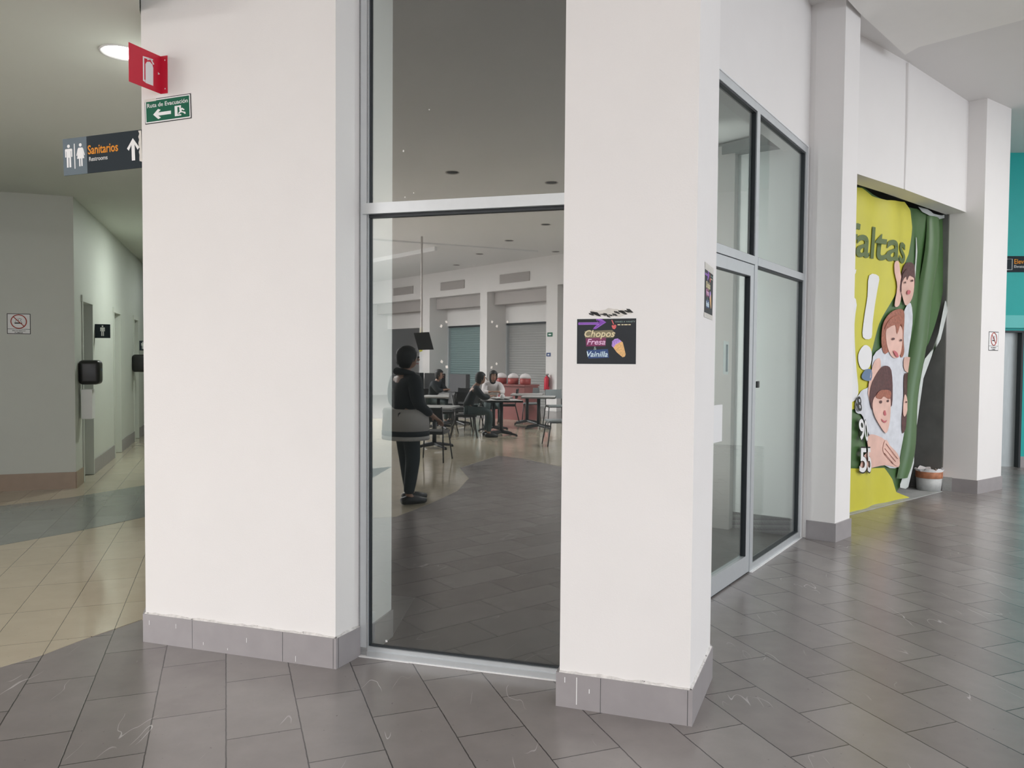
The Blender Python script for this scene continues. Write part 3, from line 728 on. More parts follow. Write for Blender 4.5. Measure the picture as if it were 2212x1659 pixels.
bm = bmesh.new(); flat(bm, f, [(aw*.32, -H2*.72), (aw*.32, H2*.16), (aw*.60, H2*.16), (aw*.60, H2*.04), (aw*.44, H2*.04), (aw*.44, -H2*.60), (aw*.60, -H2*.60), (aw*.60, -H2*.72)], .0042, .0048)
flat(bm, f, ell(aw*.56, -H2*.02, aw*.045, H2*.08, 10), .0042, .005)
flat(bm, f, [(aw*.52, -H2*.12), (aw*.66, -H2*.08), (aw*.76, -H2*.26), (aw*.70, -H2*.30), (aw*.64, -H2*.20), (aw*.62, -H2*.36), (aw*.78, -H2*.46), (aw*.80, -H2*.62), (aw*.74, -H2*.62), (aw*.70, -H2*.50), (aw*.58, -H2*.44), (aw*.52, -H2*.56), (aw*.46, -H2*.52), (aw*.54, -H2*.36)], .0042, .005)
link('running_figure', bm, M['signwhite'], ev)

# restroom direction sign sticking out past the pillar corner
SB = Frame(A0+MI*.10, D, -MI)
f = sign_frame(SB, 218, 331, math.radians(1.6))
(x0, y0), (x1, y1) = scl(SB, f, (137, 383), (301, 281))
h = .5*79/1662*4.45; W2 = (x1-x0)/2
sn = thing('restroom_sign', 'long grey sign reading Sanitarios Restrooms beside the left pillar corner', 'sign', f.o); bpy.context.view_layer.update()
xr = W2+.05
bm = bmesh.new(); bx(bm, -W2+.002, -W2+.172, -.006, 0, -h, h, f); link('slate_panel', bm, M['gr_sign'], sn)
bm = bmesh.new(); bx(bm, -W2+.172, xr, -.006, 0, -h, h, f); link('charcoal_panel', bm, M['dk_sign'], sn)
bm = bmesh.new()
def pict_man(bm, cx, s, c0, c1, f):
    flat(bm, f, ell(cx, s*.80, s*.13, s*.13, 12), c0, c1)
    flat(bm, f, [(cx+x*s, y*s) for x, y in ((-.30, .60), (.30, .60), (.34, .54), (.34, -.02), (.24, -.02), (.24, .42), (.20, .42), (.20, -.80), (.04, -.80), (.04, -.06), (-.04, -.06), (-.04, -.80), (-.20, -.80), (-.20, .42), (-.24, .42), (-.24, -.02), (-.34, -.02), (-.34, .54))], c0, c1)
def pict_woman(bm, cx, s, c0, c1, f):
    flat(bm, f, ell(cx, s*.80, s*.13, s*.13, 12), c0, c1)
    flat(bm, f, [(cx+x*s, y*s) for x, y in ((-.18, .60), (.18, .60), (.26, .5), (.40, .02), (.32, .0), (.20, .36), (.34, -.22), (.16, -.22), (.16, -.80), (.04, -.80), (.04, -.22), (-.04, -.22), (-.04, -.80), (-.16, -.80), (-.16, -.22), (-.34, -.22), (-.20, .36), (-.32, .0), (-.40, .02), (-.26, .5))], c0, c1)
pict_man(bm, -W2+.043, h*.72, 0, .001, f); pict_woman(bm, -W2+.128, h*.72, 0, .001, f)
flat(bm, f, [(-W2+.082, -h*.68), (-W2+.088, -h*.68), (-W2+.088, h*.68), (-W2+.082, h*.68)], 0, .001)
link('restroom_figures', bm, M['signwhite'], sn)
text('Sanitarios', f, -W2+.180, h*.02, h*.48, .212, .001, M['orange'], 'spanish_lettering', sn, bold=.03)
text('Restrooms', f, -W2+.187, -h*.36, h*.23, .130, .001, M['signwhite'], 'english_lettering', sn, bold=.015)
bm = bmesh.new(); ax = W2-.047; flat(bm, f, [(ax-.042, h*.08), (ax-.030, -.004+h*.0), (ax-.011, h*.26), (ax-.011, -h*.58), (ax+.011, -h*.58), (ax+.011, h*.26), (ax+.030, h*.0-.004), (ax+.042, h*.08), (ax, h*.60)], 0, .001)
link('arrow', bm, M['signwhite'], sn)
bm = bmesh.new(); rr = random.Random(8)
pts = [(W2+.001+rr.uniform(-.010, -.001), h*.95-k*h*.16) for k in range(11)]+[(W2+.012, -h*.7), (W2+.012, h*.95)]
flat(bm, f, pts, .001, .003); link('torn_paper_edge', bm, M['tape'], sn)

# posters
def cone_poster(base, f, w, h, par, full=True):
    bm = bmesh.new(); bx(bm, -w-.005, w+.004, 0, .0008, -h-.004, h+.004, f); link('paper_sheet', bm, M['paper'], par)
    bm = bmesh.new(); bx(bm, -w, w, .0008, .0014, -h, h, f); link('printed_field', bm, M['poster'], par)
    X = lambda u: -w+2*w*u
    Y = lambda v: h-2*h*v
    def poly(pts, m, nm, c=0):
        bm = bmesh.new(); flat(bm, f, [(X(u), Y(v)) for u, v in pts], .0014, .0018+c*.0003); return link(nm, bm, m, par)
    poly(((.02, .075), (.40, .075), (.32, -.0), (.42, -.0), (.50, .08), (.32, .23), (.27, .23), (.33, .13), (.02, .13)), M['purple'], 'arrow_glow')
    bm = bmesh.new()
    ln = [(.03, .085), (.36, .085), (.33, .01), (.38, .01), (.485, .075), (.34, .20), (.29, .20), (.38, .12), (.03, .12), (.03, .085)]
    tube(bm, [f.P(X(u), Y(v), .0022) for u, v in ln], .0012, 4); link('arrow_outline', bm, M['lilac'], par)
    poly(((.13, .27), (.60, .25), (.66, .32), (.62, .42), (.14, .42)), M['khaki'], 'lettering_glow')
    poly(((.15, .43), (.50, .41), (.49, .60), (.16, .61)), M['wine'], 'lettering_glow')
    poly(((.17, .69), (.53, .67), (.55, .86), (.20, .88)), M['navy'], 'lettering_glow')
    text('Chopos', f, X(.13), Y(.40), h*.30, 2*w*.52, .0026, M['cream'], 'lettering', par, bold=.03, shear=.25)
    text('Fresa', f, X(.17), Y(.57), h*.25, 2*w*.32, .0026, M['pink'], 'lettering', par, bold=.03, shear=.25)
    text('&', f, X(.29), Y(.69), h*.16, 2*w*.05, .0026, M['greenglow'], 'lettering', par, bold=.01)
    text('Vainilla', f, X(.17), Y(.84), h*.24, 2*w*.36, .0026, M['iceblue'], 'lettering', par, bold=.03, shear=.25)
    poly(((.595, .60), (.60, .50), (.645, .445), (.70, .435), (.76, .50), (.66, .57), (.625, .64)), M['lilac'], 'ice_cream')
    poly(((.625, .64), (.66, .57), (.76, .50), (.78, .52), (.83, .78), (.82, .83), (.78, .85), (.68, .74)), M['waffle'], 'cone')
    if full:
        bm = bmesh.new()
        for k in range(4): tube(bm, [f.P(X(.61+.03*k), Y(.60-.03*k), .0022), f.P(X(.60+.035*k), Y(.53-.03*k), .0022), f.P(X(.63+.03*k), Y(.48), .0022)], .0006, 4)
        link('ice_cream_swirl', bm, M['navy'], par)
    bm = bmesh.new(); flat(bm, f, [(X(u), Y(v)) for u, v in ((.59, .16), (.60, .14), (.625, .15), (.65, .13), (.67, .15), (.665, .20), (.64, .235), (.61, .22))], .0014, .002)
    flat(bm, f, [(X(u), Y(v)) for u, v in ((.585, .03), (.60, .025), (.63, .12), (.618, .13))], .0014, .002); link('strawberry', bm, M['redink'], par)
    text('VANES A VANITY', f, X(.645), Y(.085), h*.065, 2*w*.34, .0024, M['greenglow'], 'small_lettering', par)
    for u0, u1 in ((.69, .735), (.755, .79), (.80, .86), (.87, .91)):      # second line too small to read
        bm = bmesh.new(); flat(bm, f, [(X(u0), Y(.145)), (X(u1), Y(.145)), (X(u1), Y(.125)), (X(u0), Y(.125))], .0014, .0018); link('fine_print', bm, M['cream'], par)

f = sign_frame(PRA, 1309.5, 737.5, math.radians(.2))
(x0, y0), (x1, y1) = scl(PRA, f, (1243, 789), (1377, 687))
po = thing('ice_cream_poster', 'black neon-style ice cream cone poster with purple arrow on right pillar', 'poster', f.o); bpy.context.view_layer.update()
cone_poster(PRA, f, (x1-x0)/2-.006, (y1-y0)/2-.004, po)
# torn remnant above it
bm = bmesh.new(); rr = random.Random(5)
pts = []
for k in range(15):
    u = k/14; pts.append((1276+88*u, 668+2*math.sin(u*9)+rr.uniform(-1.5, 1.5)))
low = [(1364-88*k/14, 682-3*math.sin(PI*k/14)*(-1)+rr.uniform(-3, 1)-(3 if k < 3 else 0)) for k in range(15)]
flat(bm, PRA, [PRA.hit(*p) for p in pts+low], .0003, .001)
tr = link('torn_paper', bm, M['tape'], label='ragged strip of torn paper above the ice cream poster', cat='paper')
bm = bmesh.new()
for k in range(26):
    u = k/25; cx = 1278+84*u; cy = (676+6*math.sin(u*PI*1.0) if u < .5 else 680-9*(u-.5)*2)+rr.uniform(-3, 3); s = rr.uniform(1.2, 4)
    flat(bm, PRA, [PRA.hit(cx+s*math.cos(a)*1.9, cy+s*.7*math.sin(a)+s*.5*math.cos(a)) for a in (0.3, 1.3, 2.4, 3.6, 5.0)], .001, .0014)
link('adhesive_residue', bm, M['bk'], tr)
# poster on the side face of the right pillar
f = sign_frame(PRS, 1530.5, 633, math.radians(-1))
(x0, y0), (x1, y1) = scl(PRS, f, (1520.5, 690), (1541, 578))
wS = abs(x1-x0)/2
po = thing('side_poster', 'dark ice cream poster seen edge-on on the right pillar side face', 'poster', f.o); bpy.context.view_layer.update()
cone_poster(PRS, f, wS-.004, .098, po, False)
for z0, z1 in ((.098, .13), (-.12, -.098)):
    bm = bmesh.new(); bx(bm, -wS, wS, .0014, .002, z0, z1, f); link('tape', bm, M['tape'], po)

# no smoking signs
def no_smoking(base, px0, py0, px1, py1, label):
    f = sign_frame(base, (px0+px1)/2, (py0+py1)/2)
    (x0, y0), (x1, y1) = scl(base, f, (px0, py1), (px1, py0)); w = (x1-x0)/2; h = (y1-y0)/2
    t = thing('no_smoking_sign', label, 'sign', f.o); bpy.context.view_layer.update()
    bm = bmesh.new(); bx(bm, -w, w, 0, .002, -h, h, f); link('sign_border', bm, M['bk'], t)
    e = w*.06; bm = bmesh.new(); bx(bm, -w+e, w-e, .002, .003, -h*.50, h-e, f); bx(bm, -w+e, w-e, .002, .003, -h+e, -h*.54, f); link('sign_field', bm, M['signwhite'], t)
    cy = h*.22; R = min(w, h)*.66
    bm = bmesh.new(); bx(bm, -R*.55, R*.25, .003, .0036, cy-R*.32, cy-R*.14, f); bx(bm, R*.29, R*.42, .003, .0036, cy-R*.32, cy-R*.14, f)
    tube(bm, [f.P(R*.35, cy-R*.05, .0035), f.P(R*.2, cy+R*.15, .0035), f.P(R*.35, cy+R*.35, .0035), f.P(R*.05, cy+R*.5, .0035)], R*.03, 4)
    tube(bm, [f.P(-R*.45, cy-R*.05, .0035), f.P(-R*.3, cy+R*.3, .0035), f.P(R*.05, cy+R*.1, .0035), f.P(-R*.1, cy+R*.45, .0035)], R*.03, 4)
    link('cigarette', bm, M['bk'], t)
    bm = bmesh.new(); tube(bm, [f.P(R*math.cos(k*PI/16), cy+R*math.sin(k*PI/16), .004) for k in range(33)], R*.07, 5)
    tube(bm, [f.P(-R*.7, cy+R*.7, .0045), f.P(R*.7, cy-R*.7, .0045)], R*.06, 5); link('prohibition_ring', bm, M['signred'], t)
    text('PROHIBIDO', f, -w*.55, -h*.74, h*.11, w*1.1, .004, M['bk'], 'lettering', t, bold=.02)
    text('FUMAR', f, -w*.35, -h*.92, h*.11, w*.7, .004, M['bk'], 'lettering', t, bold=.02)
SMK = Frame(W0, WD, None); SMK.n = Vector((WD.y, -WD.x, 0))
no_smoking(SMK, 15.5, 678, 66, 721, 'white no smoking sign on the dim corridor end wall at left')
P3R = Frame(p3[1], p3[2]-p3[1], None); P3R.n = Vector((P3R.u.y, -P3R.u.x, 0))
no_smoking(P3R, 2135, 717, 2157, 757, 'small no smoking sign on the far white pillar at right')

# corridor: round downlight, men's signs, paper dispensers
def ceiling_can(c, z, r, glow, label, cat='ceiling light', group=None):
    t = thing('downlight', label, cat, (c.x, c.y, z), 0, group); bpy.context.view_layer.update()
    bm = bmesh.new(); lathe(bm, [(r*.86, 0), (r, -.004), (r*1.08, -.010), (r*1.10, -.002), (r*1.10, .0)], (c.x, c.y, z)); link('trim_ring', bm, M['bwhite'] if glow else M['fascia'], t, smooth=True)
    bm = bmesh.new(); lathe(bm, [(.0001, -.006), (r*.5, -.007), (r*.86, -.004), (r*.86, 0.0)], (c.x, c.y, z)); link('diffuser', bm, M['lamp_glow'] if glow else M['bk'], t, smooth=True)
    if glow:
        l = bpy.data.lights.new('downlight_lamp', 'AREA'); l.shape = 'DISK'; l.size = r*1.6; l.energy = glow; l.color = (.93, 1, .93)
        o = bpy.data.objects.new('downlight_lamp', l); C.objects.link(o); o.location = (0, 0, -.015); o.parent = t
    return t
c = at(264, 113, LC)
ceiling_can(c, LC, .118, 3, 'bright round ceiling downlight next to the red extinguisher sign')
for k, (dx, e) in enumerate(((.3, 230), (.5, 160), (.5, 120))):
    c = C0+CD*(2.2+3.4*k)+CN*1.6
    ceiling_can(c, LC, .118, e, 'round corridor ceiling downlight behind the left pillar, '+['nearest the corridor mouth', 'midway along the doorways', 'beyond the last doorway'][k], group='corridor downlights')
def flag_sign(px0, py0, px1, py1, label):
    u = CF.hit(px0, 800)[0]; p = CF.P(u, 0); Y = p.y
    f = Frame(p, CN, -CD); 
    z0 = f.hit(px0, py1)[1]; z1 = f.hit(px0, py0)[1]; w = f.hit(px1, py0)[0]
    t = thing('mens_room_sign', label, 'sign', p+Vector((0, 0, z0))); bpy.context.view_layer.update()
    bm = bmesh.new(); bx(bm, 0.001, w, -.004, .004, z0, z1, f); link('panel', bm, M['dk_sign'], t)
    f2 = Frame(f.P(w/2, (z0+z1)/2), f.u, f.n); bm = bmesh.new(); pict_man(bm, 0, (z1-z0)*.44, .004, .006, f2); link('man_figure', bm, M['signwhite'], t)
flag_sign(206, 700, 238, 730, 'dark men\'s room flag sign between the first and second corridor doorways')
flag_sign(301.5, 736, 316, 757, 'dark flag sign beyond the last corridor doorway, half hidden by left pillar')
def dispenser(px, w, z0, z1, label, paper):
    u = CF.hit(px, 850)[0]; p = CF.P(u, 0); t = thing('paper_dispenser', label, 'dispenser', p+Vector((0, 0, z0))); bpy.context.view_layer.update()
    f = Frame(p, CD, CN); bm = bmesh.new(); bx(bm, -w, w, .002, .24, z0, z1, f)
    bmesh.ops.bevel(bm, geom=[e for e in bm.edges], offset=.05, segments=4, affect='EDGES', profile=.5); link('housing', bm, M['black'], t, smooth=True)
    bm = bmesh.new(); bx(bm, -w*.5, w*.3, .241, .246, z0+.17, z0+.2, f); link('window', bm, M['gr_sign'], t)
    if paper:
        bm = bmesh.new()
        bx(bm, -w*.75, w*.75, .03, .15, z0-.42, z0-.06, f); bmesh.ops.bevel(bm, geom=bm.edges[:], offset=.012, segments=2, profile=.5)
        o = link('hand_towel_box', bm, M['paper'], label='white box mounted below the nearer black paper dispenser', cat='dispenser')
dispenser(172.5, .13, 1.24, 1.54, 'black rounded paper dispenser near the corridor corner', True)
dispenser(287, .13, 1.30, 1.62, 'black rounded paper dispenser beside the last corridor doorway', False)

# elevator sign
f = sign_frame(TW, 2200, 570, 0, .004)
es = thing('elevator_sign', 'dark sign with orange Elevador lettering on the teal wall', 'sign', f.o); bpy.context.view_layer.update()
bm = bmesh.new(); bx(bm, -.20, .42, 0, .01, -.125, .115, f); link('panel', bm, M['dk_sign'], es)
text('Elevador', f, -.07, .0, .07, .30, .0116, M['orange'], 'spanish_lettering', es, bold=.02)
text('Elevator', f, -.07, -.06, .04, .17, .0116, M['signwhite'], 'english_lettering', es, bold=.01)
bm = bmesh.new(); tube(bm, [f.P(x, y, .011) for x, y in ((-.18, -.09), (-.10, -.09), (-.10, .07), (-.18, .07), (-.18, -.09))], .006, 4); link('icon', bm, M['signwhite'], es)

# ------------------------------------------------------------------ torn banner
BF = Frame(L0+LN*.27, LD, -LN)
def wob(a, b): return .025*math.sin(a*4.2+b*.8)+.012*math.sin(a*11+b*2.4)+(.03*math.sin(b*2.1+a))
def bh(px, py): return BF.hit(px, py)
ban = thing('torn_banner', 'sagging yellow and green printed vinyl banner across the open unit', 'banner', BF.P(0, 0)); bpy.context.view_layer.update()
def smooth_outline(pts, k=3):
    out = []; n = len(pts)
    for i in range(n):
        p0, p1, p2, p3 = [Vector(pts[(i+j) % n]) for j in (-1, 0, 1, 2)]
        for q in range(k):
            t = q/k; v = .5*((2*p1)+(p2-p0)*t+(2*p0-5*p1+4*p2-p3)*t*t+(3*p1-p0-3*p2+p3)*t**3); out.append((v.x, v.y))
    return out
def bp(name, m, pts, c=0.0):
    if name.startswith('printed') or name.startswith('exclam'): pts = smooth_outline(pts, 3)
    bm = bmesh.new(); flat(bm, BF, [bh(*p) for p in pts], 0, c, wob); 
    return link(name, bm, m, ban, smooth=True)
bp('green_ground', M['bgreen'], [(1815, 395), (1862, 405), (1900, 432), (1950, 448), (1985, 450), (2005, 462), (2030, 472), (2044, 468), (2043, 520), (2036, 600), (2020, 680), (2010, 740), (1990, 810), (1972, 900), (1950, 1000), (1938, 1052), (1932, 1062), (1935, 1085), (1815, 1115)])
bp('yellow_field', M['yellow'], [(1815, 398), (1858, 407), (1880, 424), (1905, 434), (1948, 437), (1961, 455), (1964, 492), (1955, 550), (1940, 590), (1925, 640), (1905, 700), (1888, 765), (1886, 830), (1860, 860), (1845, 880), (1815, 890)], .006)
bp('yellow_hem', M['yellow'], [(1815, 1010), (1870, 1012), (1905, 1010), (1922, 1035), (1930, 1062), (1950, 1072), (1956, 1078), (1930, 1086), (1900, 1092), (1882, 1099), (1860, 1100), (1838, 1106), (1815, 1112)], .010)
# shiny fold running down the banner, and its white turned edge
bm = bmesh.new(); pts = [((2043, 640), (2043, 566)), ]
L_ = [(2045, 566, 2041, 640), (2034, 620, 2030, 690), (2018, 720, 2016, 745), (2010, 765, 2002, 775), (1998, 820, 1988, 815), (1984, 880, 1974, 878), (1970, 945, 1962, 940), (1958, 1000, 1947, 995), (1946, 1050, 1934, 1045), (1940, 1055, 1934, 1052)]
prev = None
for x0, y0, x1, y1 in L_:
    a = bh(x0, y0); b = bh(x1, y1)
    cur = [bm.verts.new(BF.P(a[0], a[1], .035+wob(*a))), bm.verts.new(BF.P((a[0]+b[0])/2, (a[1]+b[1])/2, .065+wob(*a))), bm.verts.new(BF.P(b[0], b[1], .03+wob(*b)))]
    if prev: bm.faces.new((prev[0], prev[1], cur[1], cur[0])); bm.faces.new((prev[1], prev[2], cur[2], cur[1]))
    prev = cur
link('turned_edge', bm, M['bback'], ban, smooth=True)
bm = bmesh.new(); prev = None                    # rolled fold, a half tube
for k in range(24):
    u = k/23; px = 2012-70*u**1.15; py = 470+560*u; a = bh(px, py)
    cur = [bm.verts.new(BF.P(a[0]+.16*math.cos(t), a[1], .0+wob(*a)+.11*math.sin(t)*(.5+.5*math.sin(u*PI)))) for t in [PI*j/8 for j in range(9)]]
    if prev:
        for j in range(8): bm.faces.new((prev[j], prev[j+1], cur[j+1], cur[j]))
    prev = cur
link('folded_ridge', bm, M['bgreen'], ban, smooth=True)
bp('torn_slit', M['bback'], [(1974, 512), (1977, 515), (1977, 545), (1972, 570), (1965, 640), (1962, 640), (1966, 600), (1971, 540)], .014)
# lettering and marks
a = bh(1838, 565); b = bh(1944, 580)
a2 = bh(1858, 552); b2 = bh(1944, 566)
def tword(word, px0, py0, px1, py1, capx, capy, m, c, bold=.03):
    p = bh(px0, py0); q = bh(px1, py1); tp = bh(capx, capy); f = Frame(BF.P(p[0], p[1]), (BF.u*(q[0]-p[0])+BF.v*(q[1]-p[1])), BF.n.copy()); w = Vector((q[0]-p[0], q[1]-p[1])).length
    f.v = BF.v.copy(); f.n = BF.n.copy()
    return text(word, f, 0, 0, (tp[1]-p[1]), w, c, m, 'lettering', ban, bold=bold, wob=lambda x, y: wob(p[0]+x, p[1]+y))
tword('¡faltas', 1824, 546, 1946, 569, 1815, 474, M['bgreen_dk'], .016)
bp('exclamation_mark', M['bwhite'], [(1878, 595), (1898, 597), (1897, 625), (1893, 660), (1889, 700), (1887, 730), (1872, 728), (1873, 690), (1877, 640)], .016)
bp('exclamation_mark', M['bwhite'], [(1874, 746), (1884, 750), (1888, 765), (1886, 785), (1880, 797), (1870, 798), (1862, 785), (1862, 766)], .016)
bp('exclamation_mark', M['bwhite'], [(1815, 645), (1857, 646), (1854, 700), (1851, 790), (1849, 850), (1815, 855)], .016)
bp('white_patch', M['bwhite'], [(1830, 580), (1855, 582), (1854, 590), (1849, 595), (1830, 594)], .016)
# the printed group of children, each a few flat colour areas
bp('printed_body', M['pshirt'], [(1840, 862), (1862, 845), (1884, 830), (1890, 770), (1915, 745), (1938, 700), (1950, 668), (1962, 655), (1968, 700), (1962, 780), (1960, 830), (1948, 900), (1942, 960), (1936, 1006), (1905, 1005), (1885, 960), (1860, 900), (1838, 890)], .018)
bp('printed_arm', M['skin'], [(1919, 568), (1926, 566), (1930, 585), (1935, 605), (1936, 640), (1932, 660), (1924, 660), (1926, 620), (1920, 590)], .022)
bp('printed_hair', M['phair'], [(1931, 625), (1934, 600), (1940, 578), (1950, 568), (1962, 570), (1966, 585), (1966, 620), (1950, 600), (1940, 608), (1937, 640)], .022)
bp('printed_face', M['skin'], [(1936, 612), (1945, 600), (1955, 594), (1964, 602), (1965, 630), (1960, 652), (1950, 660), (1942, 648), (1936, 632)], .025)
bp('printed_fringe', M['phair'], [(1934, 612), (1938, 592), (1950, 582), (1963, 585), (1964, 600), (1955, 596), (1950, 606), (1946, 597)], .028)
bp('printed_hair', M['phair2'], [(1908, 712), (1912, 690), (1922, 672), (1938, 668), (1948, 680), (1947, 730), (1950, 760), (1940, 772), (1932, 745), (1915, 765), (1908, 745)], .024)
bp('printed_face', M['skin'], [(1914, 720), (1918, 704), (1930, 702), (1942, 712), (1942, 745), (1936, 770), (1926, 772), (1918, 752)], .027)
bp('printed_fringe', M['phair2'], [(1912, 712), (1918, 690), (1930, 682), (1942, 690), (1943, 715), (1936, 700), (1930, 722), (1926, 702)], .030)
bp('printed_arm', M['skin'], [(1950, 772), (1982, 778), (1980, 805), (1950, 800)], .027)
bp('printed_arm', M['skin'], [(1888, 790), (1898, 775), (1906, 780), (1904, 830), (1896, 850), (1888, 880), (1878, 850)], .024)
bp('printed_sleeve', M['denim'], [(1866, 812), (1876, 798), (1886, 800), (1884, 822), (1870, 820)], .024)
bp('printed_hair', M['phair'], [(1880, 858), (1886, 825), (1900, 800), (1914, 790), (1924, 800), (1926, 850), (1922, 880), (1904, 850), (1890, 860), (1884, 885)], .030)
bp('printed_face', M['skin'], [(1884, 872), (1890, 855), (1905, 850), (1918, 852), (1922, 865), (1920, 900), (1914, 925), (1906, 935), (1895, 918), (1886, 895)], .033)
bp('printed_fringe', M['phair2'], [(1890, 858), (1896, 846), (1908, 842), (1922, 845), (1920, 862), (1908, 856), (1900, 862)], .036)
bp('printed_hair', M['phair'], [(1945, 860), (1948, 812), (1960, 806), (1974, 812), (1970, 850), (1958, 890), (1948, 920), (1940, 935), (1940, 900)], .026)
bp('printed_face', M['skin'], [(1943, 870), (1947, 852), (1954, 860), (1954, 880), (1946, 898), (1942, 895)], .030)
bp('printed_arm', M['skin'], [(1868, 950), (1880, 938), (1900, 945), (1915, 960), (1932, 980), (1934, 1008), (1905, 1004), (1880, 1010), (1845, 1013), (1850, 985), (1868, 972)], .024)
bp('printed_hand', M['skin'], [(1903, 955), (1909, 950), (1918, 968), (1932, 985), (1933, 1006), (1920, 1000), (1906, 985), (1900, 972)], .030)
bm = bmesh.new()
for x0, y0, x1, y1 in ((1906, 958, 1930, 990), (1903, 968, 1926, 996), (1902, 978, 1920, 1000)):
    tube(bm, [BF.P(*bh(x0, y0), .034+wob(*bh(x0, y0))), BF.P(*bh(x1, y1), .034+wob(*bh(x1, y1)))], .004, 4)
link('finger_lines', bm, M['skin_dk'], ban)
for x, y, s in ((1943, 611, 2.2), (1959, 607, 2.2), (1924, 732, 2.2), (1937, 735, 2.2), (1899, 868, 3), (1916, 866, 2.4), (1949, 868, 2)):
    p0 = bh(x, y); bm = bmesh.new(); flat(bm, BF, ell(p0[0], p0[1], s*.012, s*.006, 8), 0, .038, wob); link('printed_eye', bm, M['phair'], ban)
for pts in ([(1949, 631), (1953, 627), (1957, 630), (1955, 636), (1950, 636)], [(1925, 757), (1931, 762), (1933, 772), (1928, 768)], [(1898, 904), (1904, 909), (1911, 907), (1906, 913), (1900, 910)], [(1904, 890), (1908, 886), (1910, 896), (1905, 897)]):
    bp('printed_mouth', M['plip'], pts, .038)
for pts in ([(1966, 925), (1940, 936), (1945, 932)],): pass
tword('90', 1838, 948, 1868, 953, 1838, 902, M['bk'], .040, .05); tword('90', 1837, 946, 1866, 951, 1837, 903, M['bwhite'], .046)
tword('55', 1839, 1018, 1873, 1018, 1839, 964, M['bk'], .040, .05); tword('55', 1838, 1016, 1871, 1016, 1838, 966, M['bwhite'], .046)
tword('8', 1836, 885, 1850, 887, 1836, 855, M['bk'], .040)
bp('crumpled_top', M['bback'], [(1985, 446), (2000, 452), (2012, 462), (2030, 466), (2042, 462), (2040, 470), (2025, 474), (2008, 470), (1992, 458)], .02)

# paint bucket in the opening
q = at(2006, 1059)
bk = thing('paint_bucket', 'dented white paint bucket with orange stained rim beside the far pillar', 'bucket', q); bpy.context.view_layer.update()
bm = bmesh.new(); lathe(bm, [(.125, 0), (.135, .0), (.147, .16), (.142, .16), (.120, .01), (.0001, .01)], q+Vector((0, 0, .007)), 28); link('body', bm, M['bucket'], bk, smooth=True)
bm = bmesh.new(); lathe(bm, [(.147, .155), (.152, .16), (.152, .235), (.145, .235), (.142, .16)], q+Vector((0, 0, .007)), 28); link('stained_rim', bm, M['bucket_in'], bk, smooth=True)
bm = bmesh.new(); rr = random.Random(2)
prev = None
for k in range(29):
    a = 2*PI*k/28; h = .235+rr.uniform(.01, .05); cur = [bm.verts.new(q+Vector((math.cos(a)*.15, math.sin(a)*.15, .24))), bm.verts.new(q+Vector((math.cos(a)*(.15+rr.uniform(-.02, .03)), math.sin(a)*.155, h+.007)))]
    if prev: bm.faces.new((prev[0], cur[0], cur[1], prev[1]))
    prev = cur
link('torn_liner', bm, M['bwhite'], bk)
for i, (px, py, s, nm) in enumerate(((1958, 1046, .05, 'left'), (1972, 1050, .035, 'right'))):
    q = at(px, py); bm = bmesh.new(); bmesh.ops.create_icosphere(bm, subdivisions=2, radius=s); rr = random.Random(i)
    for v in bm.verts: v.co *= rr.uniform(.7, 1.2); v.co.z *= .6
    bmesh.ops.translate(bm, verts=bm.verts, vec=q+Vector((0, 0, s*.5+.006)))
    link('rubble', bm, M['bucket'], label='pale lump of rubble on the concrete, '+('nearest the banner edge' if i == 0 else 'nearest the paint bucket'), cat='rubble', group='rubble beside the bucket')
exec_court = True

# ------------------------------------------------------------------ food court behind the camera (seen in the shop window)
V1, V2_ = at(850, 603, HC), at(1212, 548, HC)
VD = (V2_-V1); VD.z = 0; VD.normalize(); VNn = Vector((-VD.y, VD.x, 0))
if VNn.dot(V1) > 0: VNn = -VNn                   # towards the viewer of the reflection
VF = Frame(V2(V1), VD, VNn)                       # wall as it appears
CWF = Frame(mir(V2(V1)), mird(VD), mird(VNn))     # the real wall
def ch(px, py): return VF.hit(px, py)
RC = .8
bays = [(ch(800, 700)[0], ch(912, 700)[0]), (ch(927, 700)[0], ch(1036, 700)[0]), (ch(1051, 700)[0], ch(1179, 700)[0]), (ch(1203, 700)[0], ch(1203, 700)[0]+5)]
ztop = ch(980, 638)[1]; zsh = ch(990, 700)[1]
bm = bmesh.new(); bx(bm, -9, 12.5, -.3, 0, ztop, HC, CWF)
xs = -9
for a, b in bays: bx(bm, xs, a, -RC-.2, 0, 0, ztop, CWF); xs = b
bx(bm, xs, 12.5, -RC-.2, 0, 0, ztop, CWF)
link('wall_court', bm, M['court_wall'], kind='structure')
bm = bmesh.new()
for a, b in bays: bx(bm, a, b, -RC-.2, -RC, zsh, ztop, CWF)
bx(bm, -9, 12.5, -RC-2.4, -RC-2.3, 0, ztop, CWF)
link('wall_court_back', bm, M['court_wall'], kind='structure')
for i, (a, b) in enumerate(bays):
    bm = bmesh.new(); bx(bm, a+.01, b-.01, -RC, -RC+.5, ztop-.42, ztop-.002, CWF); link('trim_%d' % (7+i), bm, M['fascia'], kind='structure')
